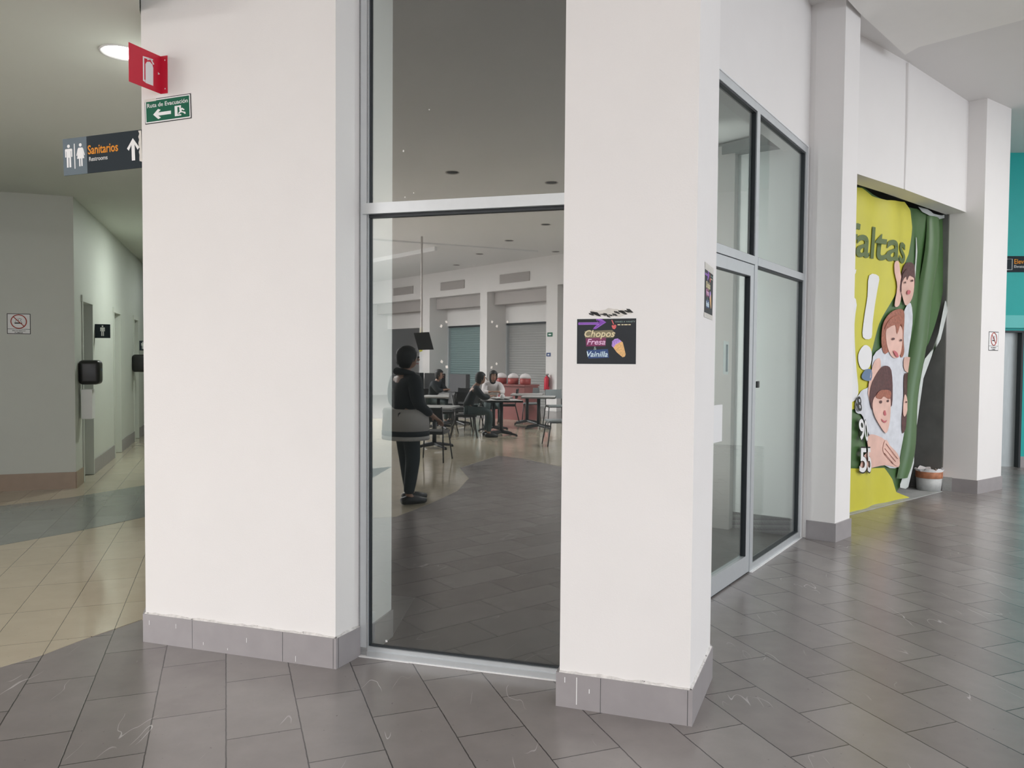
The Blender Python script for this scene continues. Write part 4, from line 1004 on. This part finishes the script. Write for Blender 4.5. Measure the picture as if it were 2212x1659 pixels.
# ventilation openings above the bays
for i, (x0, y0, x1, y1) in enumerate(((850, 636, 892, 620), (952, 624, 1003, 608), (1080, 609, 1144, 590))):
    a = ch(x0, y0); b = ch(x1, y1); m_ = ch((x0+x1)/2, (y0+y1)/2)
    bm = bmesh.new(); bx(bm, a[0], b[0], .0, .03, m_[1]-.15, m_[1]+.15, CWF)
    for k in range(6): bx(bm, a[0], b[0], .03, .045, m_[1]-.14+k*.052, m_[1]-.125+k*.052, CWF)
    link('wall_vent', bm, M['fascia'], label='grey slatted vent on the court wall above the '+['yellow banner', 'bluish shutter', 'grey shutter'][i], cat='vent', group='vents on the court wall')
# roller shutters
def shutter(a, b, zt_, m, label):
    t = thing('roller_shutter', label, 'shutter', CWF.P((a+b)/2, 0, -RC)); bpy.context.view_layer.update()
    bm = bmesh.new(); n = 34; prev = None
    for k in range(n*2+1):
        z = zt_*k/(n*2); o = -RC-.12+(.018 if k % 2 else 0)
        cur = [bm.verts.new(CWF.P(a, z, o)), bm.verts.new(CWF.P(b, z, o))]
        if prev: bm.faces.new((prev[0], prev[1], cur[1], cur[0]))
        prev = cur
    link('curtain', bm, m, t)
    for u in (a, b-.06):
        bm = bmesh.new(); bx(bm, u, u+.06, -RC-.14, -RC-.02, 0, zt_, CWF); link('guide_rail', bm, M['alu'], t)
    bm = bmesh.new(); bx(bm, a, b, -RC-.14, -RC-.02, zt_-.06, zt_+.02, CWF); link('head_box', bm, M['gasket'], t)
shutter(bays[1][0]+.0, bays[1][1], zsh, M['shutter_blue'], 'bluish grey roller shutter reflected left of centre in the shop window')
shutter(bays[2][0]+.0, bays[2][1], zsh, M['shutter'], 'light grey ribbed roller shutter reflected right of centre in the window')
# yellow banner hung in the left bay
CB = Frame(CWF.P(0, 0, -RC+.02), CWF.u, CWF.n)
a = ch(868, 700)[0]; b = ch(916, 700)[0]
cbn = thing('court_banner', 'yellow and white printed banner reflected behind the hanging screen', 'banner', CWF.P(a, 0, -RC+.02)); bpy.context.view_layer.update()
zt_ = ch(890, 703)[1]; zl = ch(890, 822)[1]
bm = bmesh.new(); flat(bm, CB, [(a, zl), (b, zl), (b, zt_), (a, zt_)], 0, .0, lambda x, y: .03*math.sin(x*5)); link('sheet', bm, M['bwhite'], cbn, smooth=True)
w = b-a
for nm, pts in (('yellow_field', [(0.02, .52), (.5, .60), (.98, .66), (.98, .98), (.05, .98)]), ('yellow_field', [(.3, .03), (.98, .03), (.98, .36), (.55, .30), (.3, .22)])):
    bm = bmesh.new(); flat(bm, CB, [(a+w*u, zl+(zt_-zl)*v) for u, v in pts], 0, .02, lambda x, y: .03*math.sin(x*5)); link(nm, bm, M['yellow'], cbn, smooth=True)
text('¡ESTAS', CB, a+.15, zl+(zt_-zl)*.76, .26, w*.72, .06, M['bgreen_dk'], 'lettering', cbn, bold=.02)

# ceiling items of the court: unlit round lights and dropped edges
for i, (px, py) in enumerate(((975, 371), (1190, 393), (1178, 484), (1099, 519), (1035, 548), (985, 572), (1200, 543))):
    p = mir(at(px, py, HC)); ceiling_can(p, HC, .11, 0, 'unlit dark round ceiling light reflected in the window, '+['upper pane, left one', 'upper pane, right one', 'nearest one of the lower pane', 'second one down the lower pane', 'third one down the lower pane', 'farthest one down the lower pane', 'at the lower pane\'s right edge'][i], group='unlit court downlights')
def edge_strip(p0, p1, h, name):
    a, b = mir(at(*p0, HC)), mir(at(*p1, HC)); d = (b-a).normalized(); n = Vector((-d.y, d.x, 0))*.04
    bm = bmesh.new(); prism(bm, [V2(a-n), V2(b-n), V2(b+n), V2(a+n)], HC-h, HC); link(name, bm, M['bwhite'], kind='structure')
edge_strip((800, 515), (1160, 541), .04, 'trim_11'); edge_strip((800, 560), (940, 532), .12, 'trim_12')

# hanging television
def vplace(px, py, z=0): return mir(at(px, py, z))
zd = at(905, 905).y*1.55
def vpt(px, py, Y):                               # a point seen at a pixel at the distance Y, mirrored into the real court
    r = ray(px, py); t = Y/r.y; return mir(Vector((0, 0, EYE))+r*t)
q = [vpt(*p, 20.0) for p in ((892, 719), (925, 717), (935, 755), (902, 756))]
tv = thing('hanging_screen', 'dark flat screen hanging tilted above the tables in the reflection', 'television', (sum(q, Vector())/4)); bpy.context.view_layer.update()
nn = (q[1]-q[0]).cross(q[3]-q[0]).normalized(); toc = (mir(Vector((0, 0, EYE)))-q[0])
if nn.dot(toc) < 0: nn = -nn
bm = bmesh.new(); A_ = [bm.verts.new(v) for v in q]; B_ = [bm.verts.new(v-nn*.07) for v in q]
bm.faces.new(A_); bm.faces.new(B_)
for i in range(4): bm.faces.new((A_[i], A_[(i+1) % 4], B_[(i+1) % 4], B_[i]))
link('screen_housing', bm, M['bk'], tv)
cq = sum(q, Vector())/4; qq = [cq+(v-cq)*.92+nn*.004 for v in q]
bm = bmesh.new(); bm.faces.new([bm.verts.new(v) for v in qq]); link('display', bm, M['black'], tv)
bm = bmesh.new(); m0 = (q[0]+q[1])/2; tube(bm, [m0-nn*.05, Vector((m0.x, m0.y, HC))-nn*.05], .025, 8); link('ceiling_pole', bm, M['fascia'], tv)

# small signs and extinguisher on the right pier
for (x0, y0, x1, y1, m, lb) in ((1182, 718, 1193, 727, 'green_sign', 'small green safety sign high on the pier right of the grey shutter'), (1180, 762, 1189, 770, 'navy', 'small dark sign on the pier just above the red extinguisher')):
    a = ch(x0, y1); b = ch(x1, y0); bm = bmesh.new(); bx(bm, a[0], b[0], .0, .012, a[1], b[1], CWF)
    o = link('wall_sign', bm, M[m], label=lb, cat='sign')
    bm = bmesh.new(); mx_ = (a[0]+b[0])/2; mz = (a[1]+b[1])/2; bx(bm, a[0]+.06, b[0]-.06, .012, .014, mz-.02, mz+.02, CWF); link('symbol', bm, M['signwhite'], o)
a = ch(1186.5, 843); cx = CWF.P(a[0], a[1], .12)
ex = thing('fire_extinguisher', 'red fire extinguisher hung on the pier right of the grey shutter', 'fire extinguisher', cx); bpy.context.view_layer.update()
bm = bmesh.new(); lathe(bm, [(.0001, 0), (.075, .0), (.085, .02), (.085, .34), (.06, .40), (.025, .43), (.025, .46), (.0001, .46)], cx, 16); link('cylinder', bm, M['red'], ex, smooth=True)
bm = bmesh.new(); bx(bm, -.03, .06, .1, .14, .455, .48, Frame(CWF.P(a[0], a[1]), CWF.u, CWF.n)); bx(bm, -.02, .07, .1, .13, .49, .505, Frame(CWF.P(a[0], a[1]), CWF.u, CWF.n)); link('valve_handle', bm, M['bk'], ex)
bm = bmesh.new(); tube(bm, [cx+Vector((0, 0, .46)), cx+CWF.u*.12+Vector((0, 0, .38)), cx+CWF.u*.11+Vector((0, 0, .12))], .012, 8); link('hose', bm, M['bk'], ex, smooth=True)

# ---- furniture, built at the origin then put in place
def table(label, half=.38, h=.74, round_=False):
    t = thing('cafe_table', label, 'table', group='food court tables')
    bm = bmesh.new(); bx(bm, -half, half, -half, half, h-.03, h); bmesh.ops.bevel(bm, geom=[e for e in bm.edges if abs(e.verts[0].co.z-e.verts[1].co.z) > .01], offset=.04, segments=3, profile=.5); link('tabletop', bm, M['tabletop'], t)
    bm = bmesh.new(); bx(bm, -half+.002, half-.002, -half-.002, half+.002, h-.038, h-.03); link('edge_band', bm, M['metal'], t)
    bm = bmesh.new(); tube(bm, [(0, 0, .05), (0, 0, h-.03)], .04, 12); link('pedestal', bm, M['metal'], t, smooth=True)
    for k in range(4):
        a = PI/4+k*PI/2; bm = bmesh.new(); d = Vector((math.cos(a), math.sin(a), 0)); tube(bm, [d*.03+Vector((0, 0, .075)), d*.2+Vector((0, 0, .055)), d*.38+Vector((0, 0, .03))], [.035, .03, .02], 8)
        bx(bm, d.x*.38-.02, d.x*.38+.02, d.y*.38-.02, d.y*.38+.02, 0.001, .03)
        link('base_arm', bm, M['metal'], t)
    return t
def chair(label, seatm='chair'):                 # faces +Y
    t = thing('cafe_chair', label, 'chair', group='food court chairs')
    bm = bmesh.new(); bx(bm, -.21, .21, -.20, .21, .44, .47); bmesh.ops.bevel(bm, geom=bm.edges[:], offset=.012, segments=2, profile=.5); link('seat', bm, M[seatm], t)
    bm = bmesh.new(); prev = None
    for i in range(9):
        u = -1+2*i/8; y = -.235+.05*u*u; cur = [bm.verts.new((u*.2, y-o-.03*(z > .7), z)) for o, z in ((0, .62), (0, .84), (.018, .84), (.018, .62))]
        if prev:
            for j in range(4): bm.faces.new((prev[j], prev[(j+1) % 4], cur[(j+1) % 4], cur[j]))
        else: bm.faces.new(cur)
        prev = cur
    bm.faces.new(prev); link('backrest', bm, M[seatm], t, smooth=False)
    for sx in (-1, 1):
        bm = bmesh.new(); tube(bm, [(sx*.24, .24, 0.001), (sx*.195, .17, .45)], .0115, 8); link('leg', bm, M['metal'], t, smooth=True)
        bm = bmesh.new(); tube(bm, [(sx*.24, -.30, 0.001), (sx*.20, -.19, .45), (sx*.198, -.21, .62), (sx*.195, -.265, .85)], .0115, 8); link('leg', bm, M['metal'], t, smooth=True)
    bm = bmesh.new(); tube(bm, [(-.2, .18, .43), (.2, .18, .43), (.2, -.19, .43), (-.2, -.19, .43), (-.2, .18, .43)], .010, 6); link('seat_frame', bm, M['metal'], t)
    return t
def face(dv): return math.atan2(dv.y, dv.x)-PI/2  # rotation that turns +Y towards dv
def vput(o, px, py, deg, z=0.0):                 # px, py: pixel or, when small, metres; deg: heading as seen in the reflection
    p = mir(Vector((px, py, 0)) if abs(px) < 30 else at(px, py)); p.z = z; d = mird(Vector((math.cos(math.radians(deg)), math.sin(math.radians(deg)), 0)))
    place(o, p, face(d)); return p
tb_proto = table('square pale cafe table with tray, nearest the seated man'); ch_proto = chair('black cafe chair nearest the window, left of the seated man')
def T_(label, px, py, deg):
    global tb_first
    o = tb_proto if tb_first else dup(tb_proto); tb_first = False; o['label'] = label; return vput(o, px, py, deg)
def C_(label, px, py, deg, m=None):
    global ch_first
    o = ch_proto if ch_first else dup(ch_proto); ch_first = False; o['label'] = label; p = vput(o, px, py, deg)
    if m:
        for c_ in o.children:
            if c_.name.startswith(('seat', 'backrest')) and 'frame' not in c_.name:
                c_.data = c_.data.copy(); c_.data.materials.clear(); c_.data.materials.append(M[m])
    return p
tb_first = ch_first = True
tp_main = T_('square pale cafe table with a food tray in front of the seated man', 1081, 941, 12)
T_('pale cafe table beside the standing person, cut off by the jamb', 936, 968, -8)
T_('long pale cafe table behind the standing person', 945, 926, -10)
T_('pale cafe table at the right edge of the window reflection', 1162, 926, -5)
T_('second pale table joined left of the one at the window edge', 0.36, 18.75, -5)
T_('far pale cafe table between the dark seats and the woman', 985, 918, -8)
C_('black cafe chair nearest the window, pushed under the table by the standing person', 934, 995, 80)
C_('black cafe chair under the seated man in dark clothes', 1003, 945, 5)
C_('black cafe chair left of the seated man, facing the far tables', -1.5, 16.3, 200)
C_('black cafe chair just behind the seated man\'s back', -.98, 16.75, 150)
C_('grey cafe chair cut off by the window\'s right edge', 1203, 962, 190, 'chair_lt')
C_('black cafe chair under the woman in white', -.50, 18.05, -80)
C_('black cafe chair on the far side of the window edge table', 0.49, 19.75, -90, 'chair_lt')
C_('grey cafe chair beside the extinguisher pier', 1.05, 18.7, -80, 'chair_lt')
C_('black cafe chair behind the tray table, towards the shutter', -.12, 19.0, 180)
C_('black cafe chair at the long table, far left', -1.95, 18.75, -20)
C_('black cafe chair at the long table, facing away from the window', -1.15, 17.5, 100)
C_('black cafe chair at the far table before the bluish shutter', 1000, 912, -100)
# dark sofa seats against the shutter
for (px, py, w, lb, m) in ((924, 902, .56, 'dark sofa seat furthest left before the shutters', 'chair'), (970, 897, .56, 'dark sofa seat before the bluish shutter', 'chair'), (1024, 899, .5, 'lower grey seat right of the dark sofa seats', 'sofa_grey')):
    t = thing('sofa_seat', lb, 'sofa'); 
    bm = bmesh.new(); bx(bm, -w, w, -.35, .35, .0, .45); bmesh.ops.bevel(bm, geom=bm.edges[:], offset=.03, segments=2, profile=.5); link('seat', bm, M[m], t)
    bm = bmesh.new(); bx(bm, -w, w, -.45, -.28, .0, 1.05); bmesh.ops.bevel(bm, geom=bm.edges[:], offset=.03, segments=2, profile=.5); link('backrest', bm, M[m], t)
    place(t, CWF.P(ch(px, 850)[0], 0, 1.0), face(CWF.n))
# red counter with white domed lids before the grey shutter
rc = thing('red_counter', 'red counter with panelled front before the grey shutter', 'counter')
bm = bmesh.new()
for k in range(2): bx(bm, -.6+k*.6+.0, k*.6-.0, -.3, .3, .0, .88)
link('front_panels', bm, M['redcounter'], rc)
bm = bmesh.new(); bx(bm, -.62, .62, -.33, .33, .88, .92); link('countertop', bm, M['redcounter'], rc)
pc = vput(rc, 1107, 905, 52)
bpy.context.view_layer.update()
mrc = rc.matrix_world.copy()
for k in range(3):
    c_ = mrc @ Vector((-.40+k*.40, 0, .92))
    t = thing('domed_dispenser', 'red dispenser with white domed lid on the red counter, '+['leftmost', 'middle one', 'rightmost'][[2, 1, 0][k]]+' of three', 'dispenser', c_, 0, 'domed dispensers on the counter'); bpy.context.view_layer.update()
    bm = bmesh.new(); lathe(bm, [(.0001, 0), (.13, 0), (.145, .03), (.145, .16), (.0001, .16)], c_, 16); link('body', bm, M['dullred'], t, smooth=True)
    bm = bmesh.new(); lathe(bm, [(.15, .16), (.14, .22), (.09, .27), (.03, .29), (.0001, .295)], c_, 16); link('domed_lid', bm, M['whitecloth'], t, smooth=True)
# tray and things on the seated man's table
mt = tb_proto.matrix_basis.copy()
mt = Matrix.Translation(tb_proto.location) @ Matrix.Rotation(tb_proto.rotation_euler.z, 4, 'Z')
def on_table(x, y, z=.74): return mt @ Vector((x, y, z))
bm = bmesh.new(); bx(bm, -.2, .2, -.15, .15, 0, .012); bmesh.ops.bevel(bm, geom=bm.edges[:], offset=.004, segments=1, profile=.5)
for v in bm.verts: v.co = mt @ (v.co+Vector((.05, .0, .7405)))
link('food_tray', bm, M['bk'], label='dark food tray on the seated man\'s table', cat='tray')
c_ = on_table(-.10, .0, .753); bm = bmesh.new(); lathe(bm, [(.0001, 0), (.035, 0), (.05, .05), (.048, .09), (.03, .11), (.0001, .12)], c_, 14); link('paper_cup', bm, M['paper'], label='rounded white cup on the food tray', cat='cup', smooth=True)
c_ = on_table(.14, .02, .753); bm = bmesh.new(); lathe(bm, [(.0001, 0), (.05, 0), (.065, .06), (.065, .065), (.0001, .065)], c_, 14); t = link('food_box', bm, M['red'], label='red and white round food box on the tray\'s right side', cat='box')
bm = bmesh.new(); lathe(bm, [(.066, .025), (.068, .03), (.068, .045), (.066, .05)], c_, 14); link('white_band', bm, M['paper'], t)
c_ = on_table(.02, -.05, .753); bm = bmesh.new(); bmesh.ops.create_icosphere(bm, subdivisions=2, radius=.04)
for v in bm.verts: v.co = c_+Vector((v.co.x*1.6, v.co.y*1.2, (v.co.z+.04)*.6*random.uniform(.8, 1.1)))
link('napkin', bm, M['paper'], label='crumpled white napkin between cup and food box', cat='napkin')

# ---- people
def skin_obj(name, joints, edges, m, parent, sub=1, root=0):
    me = bpy.data.meshes.new(name); me.from_pydata([j[0] for j in joints], edges, []); me.materials.append(m)
    o = bpy.data.objects.new(name, me); C.objects.link(o)
    sk = o.modifiers.new('skin', 'SKIN'); sk.use_smooth_shade = True; sk.branch_smoothing = .6
    for i, j in enumerate(joints):
        r = j[1]; me.skin_vertices[0].data[i].radius = r if isinstance(r, tuple) else (r, r); me.skin_vertices[0].data[i].use_root = (i == root)
    if sub:
        s = o.modifiers.new('subsurf', 'SUBSURF'); s.levels = sub; s.render_levels = sub
    bpy.context.view_layer.update()
    m2 = bpy.data.meshes.new_from_object(o.evaluated_get(bpy.context.evaluated_depsgraph_get()))
    o.modifiers.clear(); o.data = m2
    for p in m2.polygons: p.use_smooth = True
    if not m2.materials: m2.materials.append(m)
    o.parent = parent
    return o
def person(label, pose, top, bottom, seated, hair_m='hair', long_hair=False, tunic=False, hood=False):
    """pose: dict of joint positions, +Y is forwards"""
    t = thing('person', label, 'person')
    P = {k: Vector(v) for k, v in pose.items()}
    J = []; E_ = []; ix = {}
    def add(n, p, r, frm=None):
        ix[n] = len(J); J.append((Vector(p), r))
        if frm is not None: E_.append((ix[frm], ix[n]))
    add('pelvis', P['pelvis'], (.15, .11)); add('belly', P['pelvis'].lerp(P['chest'], .5), (.135, .10), 'pelvis'); add('chest', P['chest'], (.16, .11), 'belly')
    add('neckb', P['neck'], .055, 'chest'); add('neck', P['neck'].lerp(P['head'], .5), .052, 'neckb')
    add('jaw', P['head']+Vector((0, .025, -.05)), (.066, .075), 'neck'); add('skull', P['head']+Vector((0, 0, .05)), (.078, .095), 'jaw'); add('crown', P['head']+Vector((0, -.005, .10)), (.06, .075), 'skull')
    for s in ('l', 'r'):
        sg = -1 if s == 'l' else 1
        add('sh'+s, P['sh'+s], .062, 'chest'); add('el'+s, P['el'+s], .043, 'sh'+s); add('wr'+s, P['wr'+s], .027, 'el'+s)
        d = (P['wr'+s]-P['el'+s]).normalized(); side = d.cross(Vector((0, 0, 1)))
        side = side.normalized() if side.length > .1 else Vector((0, 1, 0))
        add('palm'+s, P['wr'+s]+d*.055, (.034, .020), 'wr'+s)
        dn = side.cross(d).normalized()
        for k, (o_, ln) in enumerate(((-.026, .065), (-.009, .075), (.009, .070), (.026, .055))):
            b0 = P['wr'+s]+d*.095+side*o_; 
            add('f%d%s' % (k, s), b0, .0095, 'palm'+s); add('g%d%s' % (k, s), b0+d*ln*.55-dn*.012, .0085, 'f%d%s' % (k, s)); add('h%d%s' % (k, s), b0+d*ln*.8-dn*.038, .0075, 'g%d%s' % (k, s))
        tb0 = P['wr'+s]+d*.035+side*(.04*sg*-1); add('t0'+s, tb0, .012, 'palm'+s); add('t1'+s, tb0+d*.035+side*(.022*sg*-1)-dn*.015, .0095, 't0'+s)
        add('hip'+s, P['hip'+s], .085, 'pelvis'); add('kn'+s, P['kn'+s], .058, 'hip'+s); add('calf'+s, P['kn'+s].lerp(P['an'+s], .35), .055, 'kn'+s); add('an'+s, P['an'+s], .038, 'calf'+s); add('toe'+s, P['an'+s]+Vector((0, .13, -.045)), .032, 'an'+s)
    body = skin_obj('body', J, E_, M['flesh'], t)
    hd = P['head']
    # face: nose, ears, eyes, mouth
    bm = bmesh.new(); vs = [bm.verts.new(hd+Vector(v)) for v in ((-.012, .098, 0.0), (.012, .098, 0.0), (0, .126, -.002), (0, .10, .04), (0, .10, -.012))]
    for f_ in ((0, 2, 3), (2, 1, 3), (0, 4, 2), (4, 1, 2)): bm.faces.new([vs[i] for i in f_])
    link('nose', bm, M['flesh'], None).parent = t
    for sg in (-1, 1):
        bm = bmesh.new(); bmesh.ops.create_uvsphere(bm, u_segments=8, v_segments=6, radius=.011); bmesh.ops.translate(bm, verts=bm.verts, vec=hd+Vector((sg*.030, .092, .03))); link('eye', bm, M['hair'], None, smooth=True).parent = t
        bm = bmesh.new(); bmesh.ops.create_uvsphere(bm, u_segments=8, v_segments=6, radius=1)
        for v in bm.verts: v.co = hd+Vector((sg*.082+v.co.x*.012, -.005+v.co.y*.018, .01+v.co.z*.03))
        link('ear', bm, M['flesh'], None, smooth=True).parent = t
    bm = bmesh.new(); bx(bm, hd.x-.022, hd.x+.022, hd.y+.088, hd.y+.100, hd.z-.044, hd.z-.036); link('mouth', bm, M['plip'], None).parent = t
    # hair cap
    bm = bmesh.new(); bmesh.ops.create_uvsphere(bm, u_segments=20, v_segments=14, radius=1)
    for v in bm.verts:
        x, y, z = v.co; drop = .45 if y < .1 else 0
        v.co = hd+Vector((x*.100, -.018+y*.112, .055+z*.105-(drop*.12 if z < 0 else 0)))
    bmesh.ops.delete(bm, geom=[v for v in bm.verts if v.co.y-hd.y > .055 and v.co.z-hd.z < .065], context='VERTS')
    o = link('hair', bm, M[hair_m], None, smooth=True, norm=True); o.parent = t
    if long_hair:
        bm = bmesh.new(); tube(bm, [hd+Vector((0, -.06, .06)), hd+Vector((0, -.11, -.04)), hd+Vector((0, -.12, -.16)), hd+Vector((0, -.11, -.24))], [.07, .085, .07, .03], 12); link('long_hair', bm, M[hair_m], None, smooth=True).parent = t
    if hood:
        bm = bmesh.new(); tube(bm, [hd+Vector((-.11, .0, -.15)), hd+Vector((-.09, -.09, -.13)), hd+Vector((0, -.125, -.12)), hd+Vector((.09, -.09, -.13)), hd+Vector((.11, .0, -.15))], [.025, .035, .04, .035, .025], 10); link('collar', bm, M[top], None, smooth=True).parent = t
    # garments a little larger than the body
    J2_ = []; E2 = []; ix2 = {}
    def add2(n, p, r, frm=None):
        ix2[n] = len(J2_); J2_.append((Vector(p), r))
        if frm is not None: E2.append((ix2[frm], ix2[n]))
    add2('a', P['pelvis']+Vector((0, 0, -.03 if seated else -.06)), (.185, .145)); add2('b', P['pelvis'].lerp(P['chest'], .5), (.17, .135), 'a'); add2('c', P['chest'], (.20, .16), 'b'); add2('d', P['neck']+Vector((0, 0, -.03)), .085, 'c')
    for s in ('l', 'r'):
        add2('s'+s, P['sh'+s], .102, 'c'); add2('e'+s, P['el'+s], .068, 's'+s); add2('w'+s, P['wr'+s].lerp(P['el'+s], .12), .046, 'e'+s)
    skin_obj('jacket' if not seated else 'top', J2_, E2, M[top], t)
    J3 = []; E3 = []; ix3 = {}
    def add3(n, p, r, frm=None):
        ix3[n] = len(J3); J3.append((Vector(p), r))
        if frm is not None: E3.append((ix3[frm], ix3[n]))
    add3('p', P['pelvis']+Vector((0, 0, -.02)), (.165, .125))
    for s in ('l', 'r'):
        add3('h'+s, P['hip'+s], .105, 'p'); add3('k'+s, P['kn'+s], .078, 'h'+s); add3('c'+s, P['kn'+s].lerp(P['an'+s], .5), .068, 'k'+s); add3('a'+s, P['an'+s]+Vector((0, 0, .02)), .055, 'c'+s)
    skin_obj('trousers', J3, E3, M[bottom], t)
    for s in ('l', 'r'):
        a_ = P['an'+s]; bm = bmesh.new()
        tube(bm, [(a_.x, a_.y-.07, .045), (a_.x, a_.y+.0, .055), (a_.x, a_.y+.10, .042), (a_.x, a_.y+.19, .032)], [.038, .05, .045, .028], 10)
        for v in bm.verts: v.co.z = max(v.co.z, .002)
        link('shoe', bm, M['shoe'], None, smooth=True).parent = t
    if tunic:
        bm = bmesh.new(); px_, py_ = P['pelvis'].x, P['pelvis'].y
        lathe(bm, [(1.0, .06), (1.03, -.04), (1.06, -.17)], (0, 0, 0), 24)
        for v in bm.verts: v.co = Vector((px_+v.co.x*.25, py_+v.co.y*.21, P['pelvis'].z+v.co.z))
        link('shirt_hem', bm, M['tunic'], None, smooth=True).parent = t
        for z0, z1, mm_ in ((-.17, -.225, 'jacket'), (-.225, -.27, 'tunic')):
            bm = bmesh.new(); lathe(bm, [(1.06, z0), (1.07, z1)], (0, 0, 0), 24)
            for v in bm.verts: v.co = Vector((px_+v.co.x*.25, py_+v.co.y*.21, P['pelvis'].z+v.co.z))
            link('hem_band', bm, M[mm_], None, smooth=True).parent = t
    return t
STAND = dict(pelvis=(0, 0, .98), chest=(0, -.01, 1.30), neck=(0, .0, 1.47), head=(0, .03, 1.575),
             shl=(-.19, 0, 1.39), ell=(-.25, .0, 1.10), wrl=(-.20, .20, .96), shr=(.19, 0, 1.39), elr=(.25, -.02, 1.10), wrr=(.22, .17, .93),
             hipl=(-.09, 0, .92), knl=(-.10, .03, .50), anl=(-.10, -.02, .08), hipr=(.09, 0, .92), knr=(.10, .05, .50), anr=(.11, .10, .08))
def seat_pose(lean=.1, arm=.36, spread=.1):
    return dict(pelvis=(0, -.02, .57), chest=(0, .04+lean*.5, .90), neck=(0, .08+lean, 1.07), head=(0, .12+lean*1.3, 1.17),
        shl=(-.18, .05+lean*.8, .99), ell=(-.22, .20+lean, .80), wrl=(-.10, arm+lean, .83), shr=(.18, .05+lean*.8, .99), elr=(.22, .20+lean, .80), wrr=(.10, arm+lean, .83),
        hipl=(-.10, .05, .53), knl=(-spread-.05, .45, .52), anl=(-spread-.05, .42, .08), hipr=(.10, .05, .53), knr=(spread+.05, .45, .52), anr=(spread+.05, .38, .08))
p = person('person in black jacket and dark trousers standing at the reflection\'s left, seen from behind', STAND, 'jacket', 'trouser', False, tunic=True, hood=True)
vput(p, 872, 1088, 35); p.scale = (1.12, 1.12, 1)
p = person('person in dark jacket sitting on a cafe chair at the tray table', seat_pose(.12, .34), 'jacket', 'jeans', True)
vput(p, 1008, 944, 5)
p = person('person with dark hair in white top leaning on a far table', seat_pose(.16, .30), 'whitecloth', 'jeans', True, long_hair=True)
vput(p, -.50, 18.05, -80)
p = person('person in dark top with arms bare sitting far left beside the sofas', seat_pose(.05, .30), 'jacket', 'jeans', True)
vput(p, -1.95, 18.75, -20)
T_('pale cafe table in front of the woman in the white top', -.42, 17.0, -8)
bpy.context.view_layer.update()

# ------------------------------------------------------------------ pieces that belong to a part go one level deeper
def kids(o, *names): return [c for c in o.children if c.name.split('.')[0] in names]
def nest(o, part, *names):
    ps = kids(o, part)
    if ps:
        for c in kids(o, *names):
            c.parent = ps[0]; c.matrix_parent_inverse = Matrix.Identity(4)
for o in [o for o in C.objects if o.parent is None]:
    k = o.name.split('.')[0]
    if k == 'extinguisher_sign': nest(o, 'flag_plate', 'extinguisher_symbol'); nest(o, 'mounting_flange', 'screw')
    elif k == 'evacuation_sign': nest(o, 'sign_field', 'lettering', 'arrow', 'running_figure')
    elif k == 'restroom_sign': nest(o, 'slate_panel', 'restroom_figures'); nest(o, 'charcoal_panel', 'spanish_lettering', 'english_lettering', 'arrow')
    elif k in ('ice_cream_poster', 'side_poster'): nest(o, 'printed_field', 'arrow_glow', 'arrow_outline', 'lettering_glow', 'lettering', 'greenglow', 'ice_cream', 'cone', 'ice_cream_swirl', 'strawberry', 'small_lettering', 'fine_print')
    elif k == 'no_smoking_sign': nest(o, 'sign_field', 'cigarette', 'prohibition_ring', 'lettering')
    elif k == 'elevator_sign': nest(o, 'panel', 'spanish_lettering', 'english_lettering', 'icon')
    elif k == 'mens_room_sign': nest(o, 'panel', 'man_figure')
    elif k == 'person': nest(o, 'body', 'nose', 'eye', 'ear', 'mouth')
    elif k == 'cafe_table': nest(o, 'pedestal', 'base_arm'); nest(o, 'tabletop', 'edge_band')
    elif k == 'hanging_screen': nest(o, 'screen_housing', 'display')
    elif k == 'paint_bucket': nest(o, 'stained_rim', 'torn_liner')
    elif k == 'door_1': nest(o, 'door_leaf', 'pane', 'gasket', 'push_plate')
bpy.context.view_layer.update()
